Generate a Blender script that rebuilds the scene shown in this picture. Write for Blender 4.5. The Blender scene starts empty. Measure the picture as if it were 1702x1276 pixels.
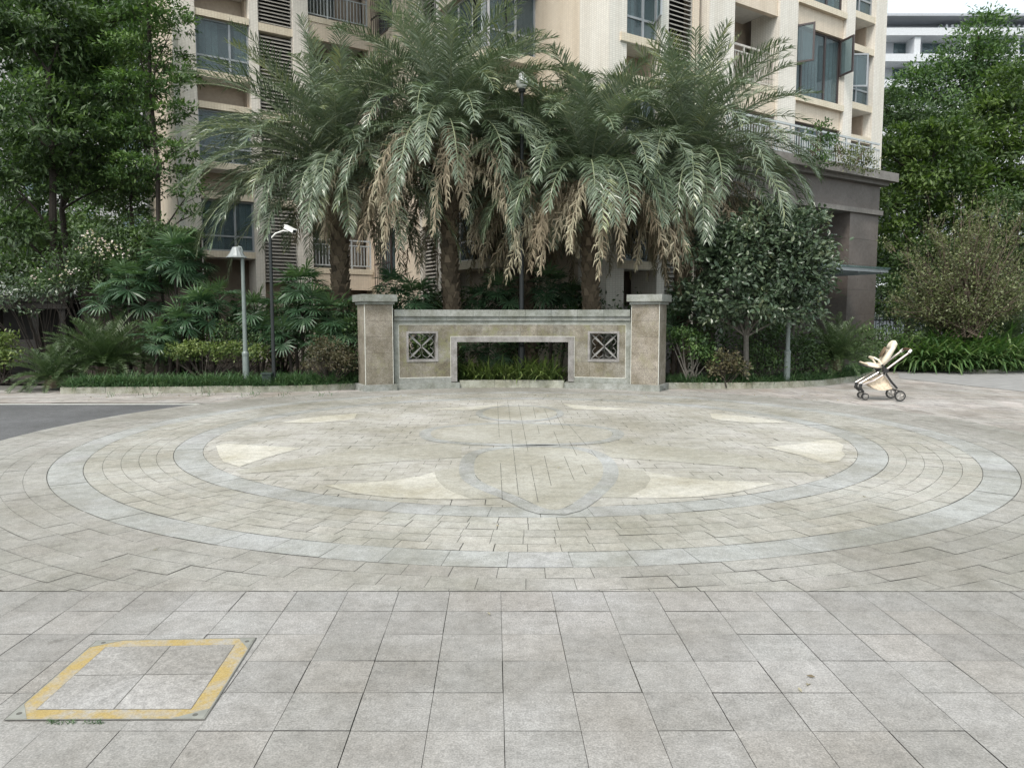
import bpy, math, random
import numpy as np
from mathutils import Vector, Matrix
random.seed(11)
rng = np.random.default_rng(11)
PI = math.pi
SC = bpy.context.scene
COL = SC.collection
R = math.radians

# ------------------------------------------------------------------ camera
F, CX, CY, PITCH, H = 1234.0, 851.0, 638.0, R(5.0), 1.6
cp, sp = math.cos(PITCH), math.sin(PITCH)
cam = bpy.data.cameras.new('camera')
co = bpy.data.objects.new('camera', cam); COL.objects.link(co)
co.location = (0, 0, H); co.rotation_euler = (PI/2-PITCH, 0, 0)
cam.sensor_width = 36; cam.lens = 36*F/1702; cam.clip_end = 2000; cam.clip_start = .05
SC.camera = co

def ray(px, py):
    a, b = (px-CX)/F, (CY-py)/F
    return np.array([a, cp+b*sp, -sp+b*cp])
def at(px, py, Y):
    d = ray(px, py); t = Y/d[1]
    return np.array([d[0]*t, Y, H+d[2]*t])
def gnd(px, py, z=0.0):
    d = ray(px, py); t = (z-H)/d[2]
    return np.array([d[0]*t, d[1]*t, z])
def pxm(Y):
    return F/Y            # pixels per metre at distance Y

# ------------------------------------------------------------------ materials
def newmat(name):
    m = bpy.data.materials.new(name); m.use_nodes = True
    nt = m.node_tree; b = nt.nodes['Principled BSDF']
    return m, nt, b
def N(nt, t, **kw):
    n = nt.nodes.new(t)
    for k, v in kw.items():
        if k in n.inputs.keys() if hasattr(n.inputs, 'keys') else False: n.inputs[k].default_value = v
        else: setattr(n, k, v)
    return n
def ramp(nt, cols):
    r = nt.nodes.new('ShaderNodeValToRGB'); e = r.color_ramp.elements
    while len(e) < len(cols): e.new(.5)
    for i, (p, c) in enumerate(cols):
        e[i].position = p; e[i].color = (c[0], c[1], c[2], 1)
    return r
def mixc(nt, mode, fac, a, b):
    m = nt.nodes.new('ShaderNodeMix'); m.data_type = 'RGBA'; m.blend_type = mode
    for s, v in ((m.inputs[0], fac), (m.inputs[6], a), (m.inputs[7], b)):
        if hasattr(v, 'links') or hasattr(v, 'is_linked'): nt.links.new(v, s)
        elif isinstance(v, (int, float)): s.default_value = v
        else: s.default_value = (v[0], v[1], v[2], 1)
    return m.outputs[2]
def attr(nt, name='rnd'):
    a = nt.nodes.new('ShaderNodeAttribute'); a.attribute_name = name
    return a.outputs['Fac']
def coords(nt, scale=(1, 1, 1)):
    t = nt.nodes.new('ShaderNodeTexCoord'); m = nt.nodes.new('ShaderNodeMapping')
    m.inputs['Scale'].default_value = scale
    nt.links.new(t.outputs['Object'], m.inputs['Vector'])
    return m.outputs[0]
def noise(nt, vec, scale, detail=4, rough=.6):
    n = nt.nodes.new('ShaderNodeTexNoise'); n.inputs['Scale'].default_value = scale
    n.inputs['Detail'].default_value = detail; n.inputs['Roughness'].default_value = rough
    nt.links.new(vec, n.inputs['Vector'])
    return n.outputs['Fac']
def bump(nt, b, h, strength=.3, dist=.01):
    n = nt.nodes.new('ShaderNodeBump'); n.inputs['Strength'].default_value = strength
    n.inputs['Distance'].default_value = dist
    nt.links.new(h, n.inputs['Height']); nt.links.new(n.outputs[0], b.inputs['Normal'])

def plain(name, c, rough=.6, metal=0, var=.12, scale=8, spec=.5):
    m, nt, b = newmat(name)
    v = coords(nt); f = noise(nt, v, scale)
    r = ramp(nt, [(.25, [x*(1-var) for x in c]), (.75, [min(1, x*(1+var)) for x in c])])
    nt.links.new(f, r.inputs[0]); nt.links.new(r.outputs[0], b.inputs['Base Color'])
    b.inputs['Roughness'].default_value = rough; b.inputs['Metallic'].default_value = metal
    b.inputs['Specular IOR Level'].default_value = spec
    return m
def leafmat(name, cols, rough=.5, trans=.22, spec=.4):
    m, nt, b = newmat(name)
    n = len(cols)
    r = ramp(nt, [(i/(n-1), c) for i, c in enumerate(cols)])
    nt.links.new(attr(nt), r.inputs[0])
    nt.links.new(r.outputs[0], b.inputs['Base Color'])
    b.inputs['Roughness'].default_value = rough; b.inputs['Specular IOR Level'].default_value = spec
    t = nt.nodes.new('ShaderNodeBsdfTranslucent')
    nt.links.new(mixc(nt, 'MULTIPLY', 1, r.outputs[0], (1.3, 1.5, .7)), t.inputs[0])
    mx = nt.nodes.new('ShaderNodeMixShader'); mx.inputs[0].default_value = trans
    o = nt.nodes['Material Output']
    nt.links.new(b.outputs[0], mx.inputs[1]); nt.links.new(t.outputs[0], mx.inputs[2])
    nt.links.new(mx.outputs[0], o.inputs[0])
    return m
def stone(name, cols, speck=.35, stain=(.6, .55, .42), stainamt=.5, rough=.72, sscale=.9, bmp=.25, spk=170, moss=None):
    m, nt, b = newmat(name)
    r = ramp(nt, cols); nt.links.new(attr(nt), r.inputs[0])
    v = coords(nt)
    f = noise(nt, v, spk, 2, .7)
    sr = ramp(nt, [(.3, [1-speck]*3), (.55, [1]*3), (.75, [1+speck*.8]*3)]); nt.links.new(f, sr.inputs[0])
    c = mixc(nt, 'MULTIPLY', 1, r.outputs[0], sr.outputs[0])
    f2 = noise(nt, coords(nt, (1, .75, 1)), sscale, 7, .68)
    s2 = ramp(nt, [(.36, stain), (.62, (1, 1, 1))]); nt.links.new(f2, s2.inputs[0])
    c = mixc(nt, 'MULTIPLY', stainamt, c, s2.outputs[0])
    f3 = noise(nt, v, 9, 5, .7)
    s3 = ramp(nt, [(.3, (.70, .70, .69)), (.6, (1.06, 1.06, 1.06))]); nt.links.new(f3, s3.inputs[0])
    c = mixc(nt, 'MULTIPLY', .7, c, s3.outputs[0])
    f5 = noise(nt, v, .33, 4, .6); s5 = ramp(nt, [(.35, (.84, .84, .82)), (.65, (1.10, 1.10, 1.11))]); nt.links.new(f5, s5.inputs[0])
    c = mixc(nt, 'MULTIPLY', 1, c, s5.outputs[0])
    f6 = noise(nt, v, 5.5, 3, .5); s6 = ramp(nt, [(.70, (1, 1, 1)), (.76, (.66, .65, .63))]); nt.links.new(f6, s6.inputs[0])
    c = mixc(nt, 'MULTIPLY', .8, c, s6.outputs[0])
    f7 = noise(nt, v, 38, 3, .7); s7 = ramp(nt, [(.35, (.86, .86, .86)), (.65, (1.12, 1.12, 1.12))]); nt.links.new(f7, s7.inputs[0])
    c = mixc(nt, 'MULTIPLY', .8, c, s7.outputs[0])
    if moss:
        f4 = noise(nt, v, moss[1], 6, .7)
        s4 = ramp(nt, [(moss[2], (0, 0, 0)), (moss[2]+.12, (1, 1, 1))]); nt.links.new(f4, s4.inputs[0])
        mm = nt.nodes.new('ShaderNodeMath'); mm.operation = 'MULTIPLY'; mm.inputs[1].default_value = moss[3]
        nt.links.new(s4.outputs[0], mm.inputs[0])
        c = mixc(nt, 'MIX', mm.outputs[0], c, moss[0])
    nt.links.new(c, b.inputs['Base Color'])
    b.inputs['Roughness'].default_value = rough; b.inputs['Specular IOR Level'].default_value = .35
    bump(nt, b, f, bmp, .004)
    return m

def tilewall(name, c, grout, bw=.10, bh=.05, dirt=(.62, .56, .48)):
    m, nt, b = newmat(name)
    t = nt.nodes.new('ShaderNodeTexCoord'); s = nt.nodes.new('ShaderNodeSeparateXYZ')
    nt.links.new(t.outputs['Object'], s.inputs[0])
    ad = nt.nodes.new('ShaderNodeMath'); nt.links.new(s.outputs[0], ad.inputs[0]); nt.links.new(s.outputs[1], ad.inputs[1])
    cb = nt.nodes.new('ShaderNodeCombineXYZ'); nt.links.new(ad.outputs[0], cb.inputs[0]); nt.links.new(s.outputs[2], cb.inputs[1])
    br = nt.nodes.new('ShaderNodeTexBrick'); nt.links.new(cb.outputs[0], br.inputs['Vector'])
    br.offset = 0.0
    br.inputs['Scale'].default_value = 1; br.inputs['Brick Width'].default_value = bw; br.inputs['Row Height'].default_value = bh
    br.inputs['Mortar Size'].default_value = .006; br.inputs['Mortar Smooth'].default_value = .1
    br.inputs['Color1'].default_value = (*[x*.95 for x in c], 1); br.inputs['Color2'].default_value = (*[min(1, x*1.04) for x in c], 1)
    br.inputs['Mortar'].default_value = (*grout, 1)
    v = coords(nt, (1.6, 1.6, .22)); f = noise(nt, v, 1.6, 6, .65)
    sr = ramp(nt, [(.34, dirt), (.58, (1, 1, 1))]); nt.links.new(f, sr.inputs[0])
    cc = mixc(nt, 'MULTIPLY', .3, br.outputs[0], sr.outputs[0])
    nt.links.new(cc, b.inputs['Base Color']); b.inputs['Roughness'].default_value = .55
    return m
def glassmat(name, tint, mixv=.55, rough=.03):
    m, nt, b = newmat(name)
    b.inputs['Base Color'].default_value = (*tint, 1); b.inputs['Roughness'].default_value = rough
    b.inputs['Specular IOR Level'].default_value = .9
    f = noise(nt, coords(nt, (1, 1, .5)), .9, 2)
    bump(nt, b, f, .05, .05)
    tr = nt.nodes.new('ShaderNodeBsdfTransparent'); tr.inputs[0].default_value = (.75, .85, .86, 1)
    mx = nt.nodes.new('ShaderNodeMixShader'); mx.inputs[0].default_value = mixv
    nt.links.new(tr.outputs[0], mx.inputs[1]); nt.links.new(b.outputs[0], mx.inputs[2])
    nt.links.new(mx.outputs[0], nt.nodes['Material Output'].inputs[0])
    return m

M = {}
# paving
M['slab'] = stone('grey granite slabs', [(0, (.305, .295, .286)), (.35, (.335, .326, .316)), (.6, (.355, .344, .336)), (.8, (.345, .329, .314)), (1, (.32, .314, .306))], .34, (.66, .63, .58), .7, spk=120)
M['sett'] = stone('tan granite setts', [(0, (.375, .362, .33)), (.3, (.40, .39, .355)), (.6, (.415, .398, .365)), (.85, (.40, .395, .365)), (1, (.37, .358, .33))], .25, (.60, .58, .50), .75, spk=120)
M['sett_out'] = stone('grey tan setts', [(0, (.335, .325, .305)), (.5, (.365, .355, .33)), (1, (.35, .335, .315))], .3, (.62, .60, .54), .75, spk=120)
M['sett_in'] = stone('pale worn setts', [(0, (.42, .405, .375)), (.5, (.455, .44, .408)), (1, (.43, .412, .385))], .2, (.60, .58, .49), .75, spk=120)
M['blue'] = stone('blue grey paving band', [(0, (.38, .385, .375)), (.5, (.40, .407, .398)), (1, (.395, .396, .395))], .28, (.64, .62, .56), .95, spk=120)
M['cream'] = stone('cream stone inlay', [(0, (.53, .51, .465)), (1, (.58, .56, .505))], .2, (.68, .65, .56), .85, spk=120)
M['wing'] = stone('olive stone inlay', [(0, (.385, .372, .33)), (.5, (.415, .40, .355)), (1, (.40, .388, .345))], .2, (.66, .63, .55), .7, spk=120)
M['pink'] = stone('pinkish paving', [(0, (.36, .335, .32)), (.5, (.43, .41, .39)), (1, (.46, .42, .40))], .25, (.62, .58, .52), .8, spk=120)
M['joint'] = plain('dark joint', (.10, .096, .085), .95, var=.35, scale=3)
M['asphalt'] = stone('worn asphalt', [(0, (.135, .135, .14)), (1, (.135, .135, .14))], .45, (.7, .7, .7), .8, .9, .8, .4, 90)
M['whiteline'] = plain('white road paint', (.62, .62, .58), .8, var=.2, scale=14)
M['soil'] = plain('soil', (.035, .028, .02), .95, var=.4, scale=12)
M['land'] = plain('land', (.07, .075, .06), .95, var=.3, scale=2)
M['kerb'] = stone('kerb stone', [(0, (.36, .37, .32)), (1, (.45, .44, .38))], .25, (.45, .44, .34), .8, sscale=3)
# wall
M['wgran'] = stone('mossy tan granite', [(0, (.26, .24, .20)), (.5, (.31, .285, .24)), (1, (.285, .272, .24))], .5, (.5, .47, .38), .9, .8, 2.6, .4, 75, ((.185, .185, .095), 3.2, .50, .65))
M['wpill'] = stone('pinkish tan granite', [(0, (.275, .25, .205)), (.5, (.335, .30, .255)), (1, (.315, .285, .245))], .55, (.5, .47, .38), .8, .8, 2.2, .4, 75, ((.24, .23, .14), 2.2, .56, .5))
M['wgrey'] = stone('grey green granite trim', [(0, (.275, .29, .27)), (.5, (.33, .34, .32)), (1, (.31, .32, .31))], .3, (.55, .55, .48), .8, .75, 4, .3, 130)
M['wplum'] = stone('grey granite surround', [(0, (.30, .29, .285)), (1, (.36, .345, .34))], .3, (.5, .48, .44), .8, .75, 5, .3, 130)
M['grout'] = plain('white grout', (.55, .55, .50), .9, var=.3, scale=20)
M['iron'] = plain('weathered wrought iron', (.24, .235, .225), .6, .3)
# building
M['tile'] = tilewall('cream mosaic tile', (.72, .69, .63), (.55, .51, .46))
M['beige'] = tilewall('beige mosaic tile', (.64, .555, .45), (.54, .46, .37))
M['ledge'] = tilewall('yellow mosaic ledge', (.66, .60, .48), (.52, .44, .34))
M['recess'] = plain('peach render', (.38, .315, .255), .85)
M['soffit'] = plain('white soffit', (.55, .54, .51), .85)
M['fgrey'] = plain('grey aluminium frame', (.30, .32, .34), .4, .2)
M['fwhite'] = plain('pale aluminium frame', (.52, .51, .52), .4, .1)
M['fbrown'] = plain('brown aluminium frame', (.055, .042, .042), .4, .1)
M['glass'] = glassmat('window glass', (.12, .155, .17), .42)
M['awn'] = glassmat('green awning glass', (.10, .15, .15), .55)
M['louver'] = plain('grey louvre slats', (.36, .34, .31), .55)
M['dark'] = plain('painted shade black', (.018, .018, .018), .9)  # near-black colour standing in for shade inside rooms and behind louvres
M['rail'] = plain('pale steel railing', (.50, .47, .43), .45)
M['railw'] = plain('grey steel railing', (.42, .45, .46), .45)
M['curt'] = plain('curtain', (.55, .58, .57), .9, var=.3, scale=10)
M['curtb'] = plain('blue curtain', (.16, .30, .33), .9, var=.35, scale=14)
M['brown'] = stone('brown granite cladding', [(0, (.145, .125, .115)), (1, (.185, .162, .15))], .2, (.7, .68, .66), .5, .5, 1.5, .1, 130)
M['coping'] = stone('grey brown coping', [(0, (.19, .175, .165)), (1, (.24, .225, .21))], .25, (.6, .58, .55), .6, .6, 2, .2, 130)
M['bwhite'] = plain('white render', (.56, .58, .61), .7)
M['bgrey'] = plain('grey render', (.40, .42, .46), .7)
M['bpale'] = plain('pale far render', (.33, .33, .33), .8)
# metalwork
M['lampgrey'] = plain('grey green painted steel', (.17, .20, .19), .45, .1)
M['shade'] = plain('weathered pale lamp shade', (.25, .27, .27), .5, .2)
M['black'] = plain('black painted steel', (.02, .023, .024), .4, .2)
M['white'] = plain('white plastic', (.75, .75, .72), .35)
M['globe'] = plain('white glass globe', (.80, .80, .78), .25)
M['boxgreen'] = plain('dark green box', (.02, .035, .03), .6)
M['timber'] = plain('dark timber', (.022, .019, .016), .7, var=.4)
# vegetation
M['palm'] = leafmat('date palm leaf', [(0.080, 0.115, 0.061), (0.110, 0.150, 0.094), (0.153, 0.197, 0.136), (0.195, 0.239, 0.173), (0.269, 0.287, 0.123)], .33, .12, .65)
M['palmtop'] = leafmat('new palm leaf', [(.09, .14, .06), (.13, .18, .09), (.17, .21, .10), (.25, .28, .10)], .45, .25)
M['dead'] = leafmat('dead palm leaf', [(0.144, 0.116, 0.080), (0.232, 0.194, 0.140), (0.312, 0.273, 0.203), (0.375, 0.346, 0.253)], .8, .15, .1)
M['ptrunk'] = leafmat('palm trunk', [(0.060, 0.050, 0.038), (0.108, 0.086, 0.062), (0.156, 0.126, 0.090), (0.204, 0.162, 0.120)], .9, 0, .1)
M['fan'] = leafmat('fan palm leaf', [(0.024, 0.060, 0.030), (0.043, 0.090, 0.043), (0.067, 0.120, 0.067), (0.102, 0.168, 0.072)], .38, .2, .5)
M['cyc'] = leafmat('cycad leaf', [(0.032, 0.062, 0.022), (0.051, 0.088, 0.032), (0.073, 0.116, 0.045), (0.131, 0.161, 0.088)], .38, .12, .5)
M['darkleaf'] = leafmat('dark leaf', [(0.036, 0.062, 0.028), (0.056, 0.096, 0.037), (0.083, 0.136, 0.048), (0.133, 0.208, 0.061)], .48, .25)
M['midleaf'] = leafmat('mid green leaf', [(0.036, 0.071, 0.028), (0.061, 0.114, 0.040), (0.094, 0.166, 0.051), (0.158, 0.243, 0.069)], .48, .28)
M['limeleaf'] = leafmat('lime green leaf', [(0.033, 0.065, 0.017), (0.061, 0.105, 0.023), (0.093, 0.147, 0.031), (0.137, 0.201, 0.052)], .48, .3)
M['magleaf'] = leafmat('glossy dark leaf', [(0.038, 0.064, 0.039), (0.057, 0.088, 0.049), (0.084, 0.120, 0.067), (0.147, 0.168, 0.089)], .33, .1, .6)
M['redleaf'] = leafmat('bronze leaf', [(0.046, 0.046, 0.029), (0.078, 0.072, 0.039), (0.111, 0.091, 0.052), (0.091, 0.124, 0.046)], .5, .2)
M['yelleaf'] = leafmat('yellow green leaf', [(0.060, 0.096, 0.030), (0.108, 0.156, 0.042), (0.192, 0.240, 0.072), (0.312, 0.360, 0.168)], .5, .25)
M['sparse'] = leafmat('sparse olive leaf', [(0.052, 0.067, 0.026), (0.087, 0.105, 0.040), (0.149, 0.172, 0.071), (0.297, 0.324, 0.202)], .5, .25)
M['flower'] = leafmat('pale pink blossom', [(.55, .42, .40), (.7, .6, .56), (.75, .70, .66)], .7, .3)
M['grass'] = leafmat('lilyturf', [(0.030, 0.068, 0.027), (0.047, 0.101, 0.041), (0.068, 0.135, 0.054), (0.121, 0.176, 0.081)], .45, .2)
M['strap'] = leafmat('strap leaf', [(0.034, 0.077, 0.024), (0.063, 0.125, 0.039), (0.098, 0.169, 0.055), (0.172, 0.229, 0.097)], .4, .25)
M['diane'] = leafmat('arching blade leaf', [(0.041, 0.074, 0.022), (0.074, 0.115, 0.034), (0.115, 0.162, 0.047), (0.203, 0.243, 0.095)], .45, .25)
M['bark'] = plain('dark bark', (.035, .028, .022), .9, var=.35, scale=14)
M['barkg'] = plain('grey bark', (.13, .12, .105), .9, var=.35, scale=14)
M['twig'] = plain('brown twigs', (.13, .10, .075), .9, var=.3)
# stroller, cover
M['fabric'] = plain('cream fabric', (.72, .64, .52), .9, var=.06)
M['fabpat'] = plain('cream fabric with beige pattern', (.60, .50, .38), .9, var=.35, scale=22)
M['fabbrown'] = plain('brown fabric', (.16, .11, .07), .9)
M['alu'] = plain('pinkish silver tube', (.55, .49, .46), .3, .7)
M['tyre'] = plain('black rubber', (.02, .02, .02), .7)
M['hub'] = plain('silver hub', (.40, .38, .36), .35, .7)
M['leather'] = plain('brown leatherette', (.12, .065, .04), .6)
M['steel'] = plain('dull metal edge', (.25, .25, .225), .7, .2, var=.3)

def yellow_paint():
    m, nt, b = newmat('worn yellow paint')
    v = coords(nt); f = noise(nt, v, 5, 8, .75); f2 = noise(nt, v, 140, 2, .7)
    a = ramp(nt, [(.38, (.33, .31, .28)), (.54, (.36, .265, .10))]); nt.links.new(f, a.inputs[0])
    s = ramp(nt, [(.3, (.72, .72, .72)), (.6, (1.05, 1.05, 1.05))]); nt.links.new(f2, s.inputs[0])
    nt.links.new(mixc(nt, 'MULTIPLY', 1, a.outputs[0], s.outputs[0]), b.inputs['Base Color'])
    b.inputs['Roughness'].default_value = .75
    return m
M['yellow'] = yellow_paint()

# ------------------------------------------------------------------ mesh builders
def meshdata(name, V, faces, sizes, rnd, mat, smooth=False):
    """V Nx3, faces flat loop indices, sizes per face, rnd per face"""
    me = bpy.data.meshes.new(name)
    me.vertices.add(len(V)); me.vertices.foreach_set('co', np.asarray(V, np.float32).ravel())
    faces = np.asarray(faces, np.int32).ravel(); sizes = np.asarray(sizes, np.int32)
    me.loops.add(len(faces)); me.loops.foreach_set('vertex_index', faces)
    me.polygons.add(len(sizes))
    st = np.concatenate([[0], np.cumsum(sizes)[:-1]]).astype(np.int32)
    me.polygons.foreach_set('loop_start', st)
    try: me.polygons.foreach_set('loop_total', sizes)
    except Exception: pass
    me.polygons.foreach_set('use_smooth', np.full(len(sizes), smooth))
    me.update(calc_edges=True)
    a = me.attributes.new('rnd', 'FLOAT', 'FACE'); a.data.foreach_set('value', np.asarray(rnd, np.float32))
    me.materials.append(mat)
    me.validate()
    return me
class MB:
    def __init__(s): s.v = []; s.f = []; s.r = []
    def poly(s, pts, r=None):
        i = len(s.v); s.v += [tuple(p) for p in pts]; s.f.append(list(range(i, i+len(pts)))); s.r.append(random.random() if r is None else r)
    def box(s, x0, x1, y0, y1, z0, z1, X=None, r=None):
        P = [(x, y, z) for z in (z0, z1) for y in (y0, y1) for x in (x0, x1)]
        if X is not None: P = [tuple(X @ Vector(p)) for p in P]
        i = len(s.v); s.v += P
        if r is None: r = random.random()
        for f in ((0, 2, 3, 1), (4, 5, 7, 6), (0, 1, 5, 4), (2, 6, 7, 3), (0, 4, 6, 2), (1, 3, 7, 5)):
            s.f.append([i+k for k in f]); s.r.append(r)
    def tube(s, pts, rad, n=8, caps=True, r=None):
        pts = [Vector(p) for p in pts]
        if not hasattr(rad, '__len__'): rad = [rad]*len(pts)
        base = len(s.v); ref = None
        rr = random.random() if r is None else r
        for k, p in enumerate(pts):
            t = (pts[min(k+1, len(pts)-1)]-pts[max(k-1, 0)]).normalized()
            if ref is None:
                ref = Vector((0, 0, 1)) if abs(t.z) < .9 else Vector((1, 0, 0))
            a = t.cross(ref).normalized(); b = a.cross(t).normalized(); ref = b
            for j in range(n):
                w = 2*PI*j/n
                s.v.append(tuple(p+(a*math.cos(w)+b*math.sin(w))*rad[k]))
        for k in range(len(pts)-1):
            for j in range(n):
                s.f.append([base+k*n+j, base+k*n+(j+1) % n, base+(k+1)*n+(j+1) % n, base+(k+1)*n+j]); s.r.append(rr)
        if caps:
            s.f.append([base+j for j in range(n)][::-1]); s.r.append(rr)
            e = base+(len(pts)-1)*n
            s.f.append([e+j for j in range(n)]); s.r.append(rr)
    def lathe(s, prof, c, n=20, r=None):
        s.tube_z([(z, rr) for rr, z in prof], c, n, r)
    def tube_z(s, zr, c, n, r=None):
        base = len(s.v); rr = random.random() if r is None else r
        for z, q in zr:
            for j in range(n):
                w = 2*PI*j/n; s.v.append((c[0]+q*math.cos(w), c[1]+q*math.sin(w), c[2]+z))
        for k in range(len(zr)-1):
            for j in range(n):
                s.f.append([base+k*n+j, base+k*n+(j+1) % n, base+(k+1)*n+(j+1) % n, base+(k+1)*n+j]); s.r.append(rr)
    def arcbox(s, c, r0, r1, a0, a1, z0, z1, seg=None, r=None):
        n = seg or max(1, int(abs(a1-a0)/R(2)))
        base = len(s.v); rr = random.random() if r is None else r
        for k in range(n+1):
            a = a0+(a1-a0)*k/n; sa, ca = math.sin(a), math.cos(a)
            for q, z in ((r0, z0), (r1, z0), (r1, z1), (r0, z1)):
                s.v.append((c[0]+q*sa, c[1]+q*ca, z))
        for k in range(n):
            b = base+4*k
            for j in range(4):
                s.f.append([b+j, b+4+j, b+4+(j+1) % 4, b+(j+1) % 4]); s.r.append(rr)
        s.f.append([base, base+1, base+2, base+3]); s.r.append(rr)
        e = base+4*n; s.f.append([e+3, e+2, e+1, e]); s.r.append(rr)
    def prism(s, poly, z0, z1, r=None):
        b = len(s.v); n = len(poly); rr = random.random() if r is None else r
        s.v += [(p[0], p[1], z0) for p in poly]+[(p[0], p[1], z1) for p in poly]
        s.f.append(list(range(b, b+n))[::-1]); s.f.append(list(range(b+n, b+2*n))); s.r += [rr, rr]
        for j in range(n):
            s.f.append([b+j, b+(j+1) % n, b+n+(j+1) % n, b+n+j]); s.r.append(rr)
    def build(s, name, mat, parent=None, off=(0, 0, 0), smooth=False):
        V = np.array(s.v)-np.array(off)
        fl = [i for f in s.f for i in f]; sz = [len(f) for f in s.f]
        return link(name, meshdata(name, V, fl, sz, s.r, mat, smooth), parent)
def link(name, me, parent=None):
    o = bpy.data.objects.new(name, me); COL.objects.link(o)
    if parent is not None: o.parent = parent
    return o
def tag(o, label, cat, group=None):
    o['label'] = label; o['category'] = cat
    if group: o['group'] = group
    return o
def thing(name, label, cat, loc=(0, 0, 0), rz=0, group=None):
    o = bpy.data.objects.new(name, None); COL.objects.link(o)
    o.location = tuple(float(x) for x in loc); o.rotation_euler = (0, 0, rz); o.empty_display_size = .2
    return tag(o, label, cat, group)
def struct(o): o['kind'] = 'structure'; return o
def stuff(o, label, cat): tag(o, label, cat); o['kind'] = 'stuff'; return o

def build_split(m, name, mat, parent):
    for i in range(0, len(m.v), 8):
        q = MB(); q.v = m.v[i:i+8]; fs = [(f, r) for f, r in zip(m.f, m.r) if i <= f[0] < i+8]
        q.f = [[k-i for k in f] for f, r in fs]; q.r = [r for f, r in fs]; q.build(name, mat, parent)
class Acc:      # numpy accumulator for leaves
    def __init__(s): s.V = []; s.Fq = []; s.r = []; s.n = 0
    def add(s, V, Fq, r):
        s.V.append(V); s.Fq.append(Fq+s.n); s.r.append(r); s.n += len(V)
    def build(s, name, mat, parent=None, off=(0, 0, 0)):
        V = np.concatenate(s.V)-np.asarray(off); Fq = np.concatenate(s.Fq); r = np.concatenate(s.r)
        return link(name, meshdata(name, V, Fq.ravel(), np.full(len(Fq), 4), r, mat), parent)
def nrm(a): return a/np.maximum(np.linalg.norm(a, axis=-1, keepdims=True), 1e-9)
def leaves(acc, p, axis, normal, L, W, r, fold=False):
    """leaf blades: base p, long axis, face normal; diamond (or two-facet) blades"""
    n = len(p); axis = nrm(axis); b = nrm(np.cross(axis, normal)); nn = np.cross(b, axis)
    L = np.broadcast_to(np.asarray(L, float).reshape(-1, 1), (n, 1)); W = np.broadcast_to(np.asarray(W, float).reshape(-1, 1), (n, 1))
    if not fold:
        V = np.stack([p, p+axis*L*.48+b*W*.5-nn*L*.04, p+axis*L-nn*L*.16, p+axis*L*.48-b*W*.5-nn*L*.04], 1).reshape(-1, 3)
        acc.add(V, np.arange(n*4).reshape(n, 4), r)
    else:
        m1 = p+axis*L*.35; m2 = p+axis*L*.72
        V = np.stack([p, m1+b*W*.5+nn*W*.12, m1-nn*W*.08, m1-b*W*.5+nn*W*.12,
                      m2+b*W*.42+nn*W*.06-nn*L*.05, m2-nn*L*.08, m2-b*W*.42+nn*W*.06-nn*L*.05, p+axis*L-nn*L*.15], 1).reshape(-1, 3)
        q = np.array([[0, 1, 2, 3], [1, 4, 5, 2], [2, 5, 6, 3], [4, 7, 6, 5]])
        Fq = (np.arange(n)[:, None, None]*8+q[None]).reshape(-1, 4)
        acc.add(V, Fq, np.repeat(r, 4))
def ribbons(acc, p, az, el, L, W, droop, r, seg=4, tipw=.12, basew=.6):
    n = len(p); h = np.stack([np.cos(az), np.sin(az), np.zeros(n)], 1); b = np.stack([np.sin(az), -np.cos(az), np.zeros(n)], 1)
    z = np.array([0, 0, 1.0]); cur = p.copy(); rows = []
    prof = [basew]+[1-.25*abs(k/seg-.4) for k in range(1, seg)]+[tipw]
    for k in range(seg+1):
        w = (W*prof[k]*.5)[:, None]
        rows += [cur-b*w, cur+b*w]
        th = el-droop*((k+.5)/seg)**1.3
        cur = cur+(h*np.cos(th)[:, None]+z*np.sin(th)[:, None])*(L/seg)[:, None]
    V = np.stack(rows, 1).reshape(-1, 3); m = 2*(seg+1)
    q = np.array([[2*k, 2*k+1, 2*k+3, 2*k+2] for k in range(seg)])
    acc.add(V, (np.arange(n)[:, None, None]*m+q[None]).reshape(-1, 4), np.repeat(r, seg))
def ptube(acc, pts, rad, rv, n=4):
    pts = np.asarray(pts); k = len(pts); t = nrm(np.gradient(pts, axis=0))
    ref = np.array([.31, .17, .93]); a = nrm(np.cross(t, ref)); b = np.cross(a, t)
    w = 2*PI*np.arange(n)/n
    V = pts[:, None]+(a[:, None]*np.cos(w)[None, :, None]+b[:, None]*np.sin(w)[None, :, None])*np.asarray(rad).reshape(-1, 1, 1)
    V = V.reshape(-1, 3); q = []
    for i in range(k-1):
        for j in range(n): q.append([i*n+j, i*n+(j+1) % n, (i+1)*n+(j+1) % n, (i+1)*n+j])
    acc.add(V, np.array(q), np.full(len(q), rv))
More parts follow.
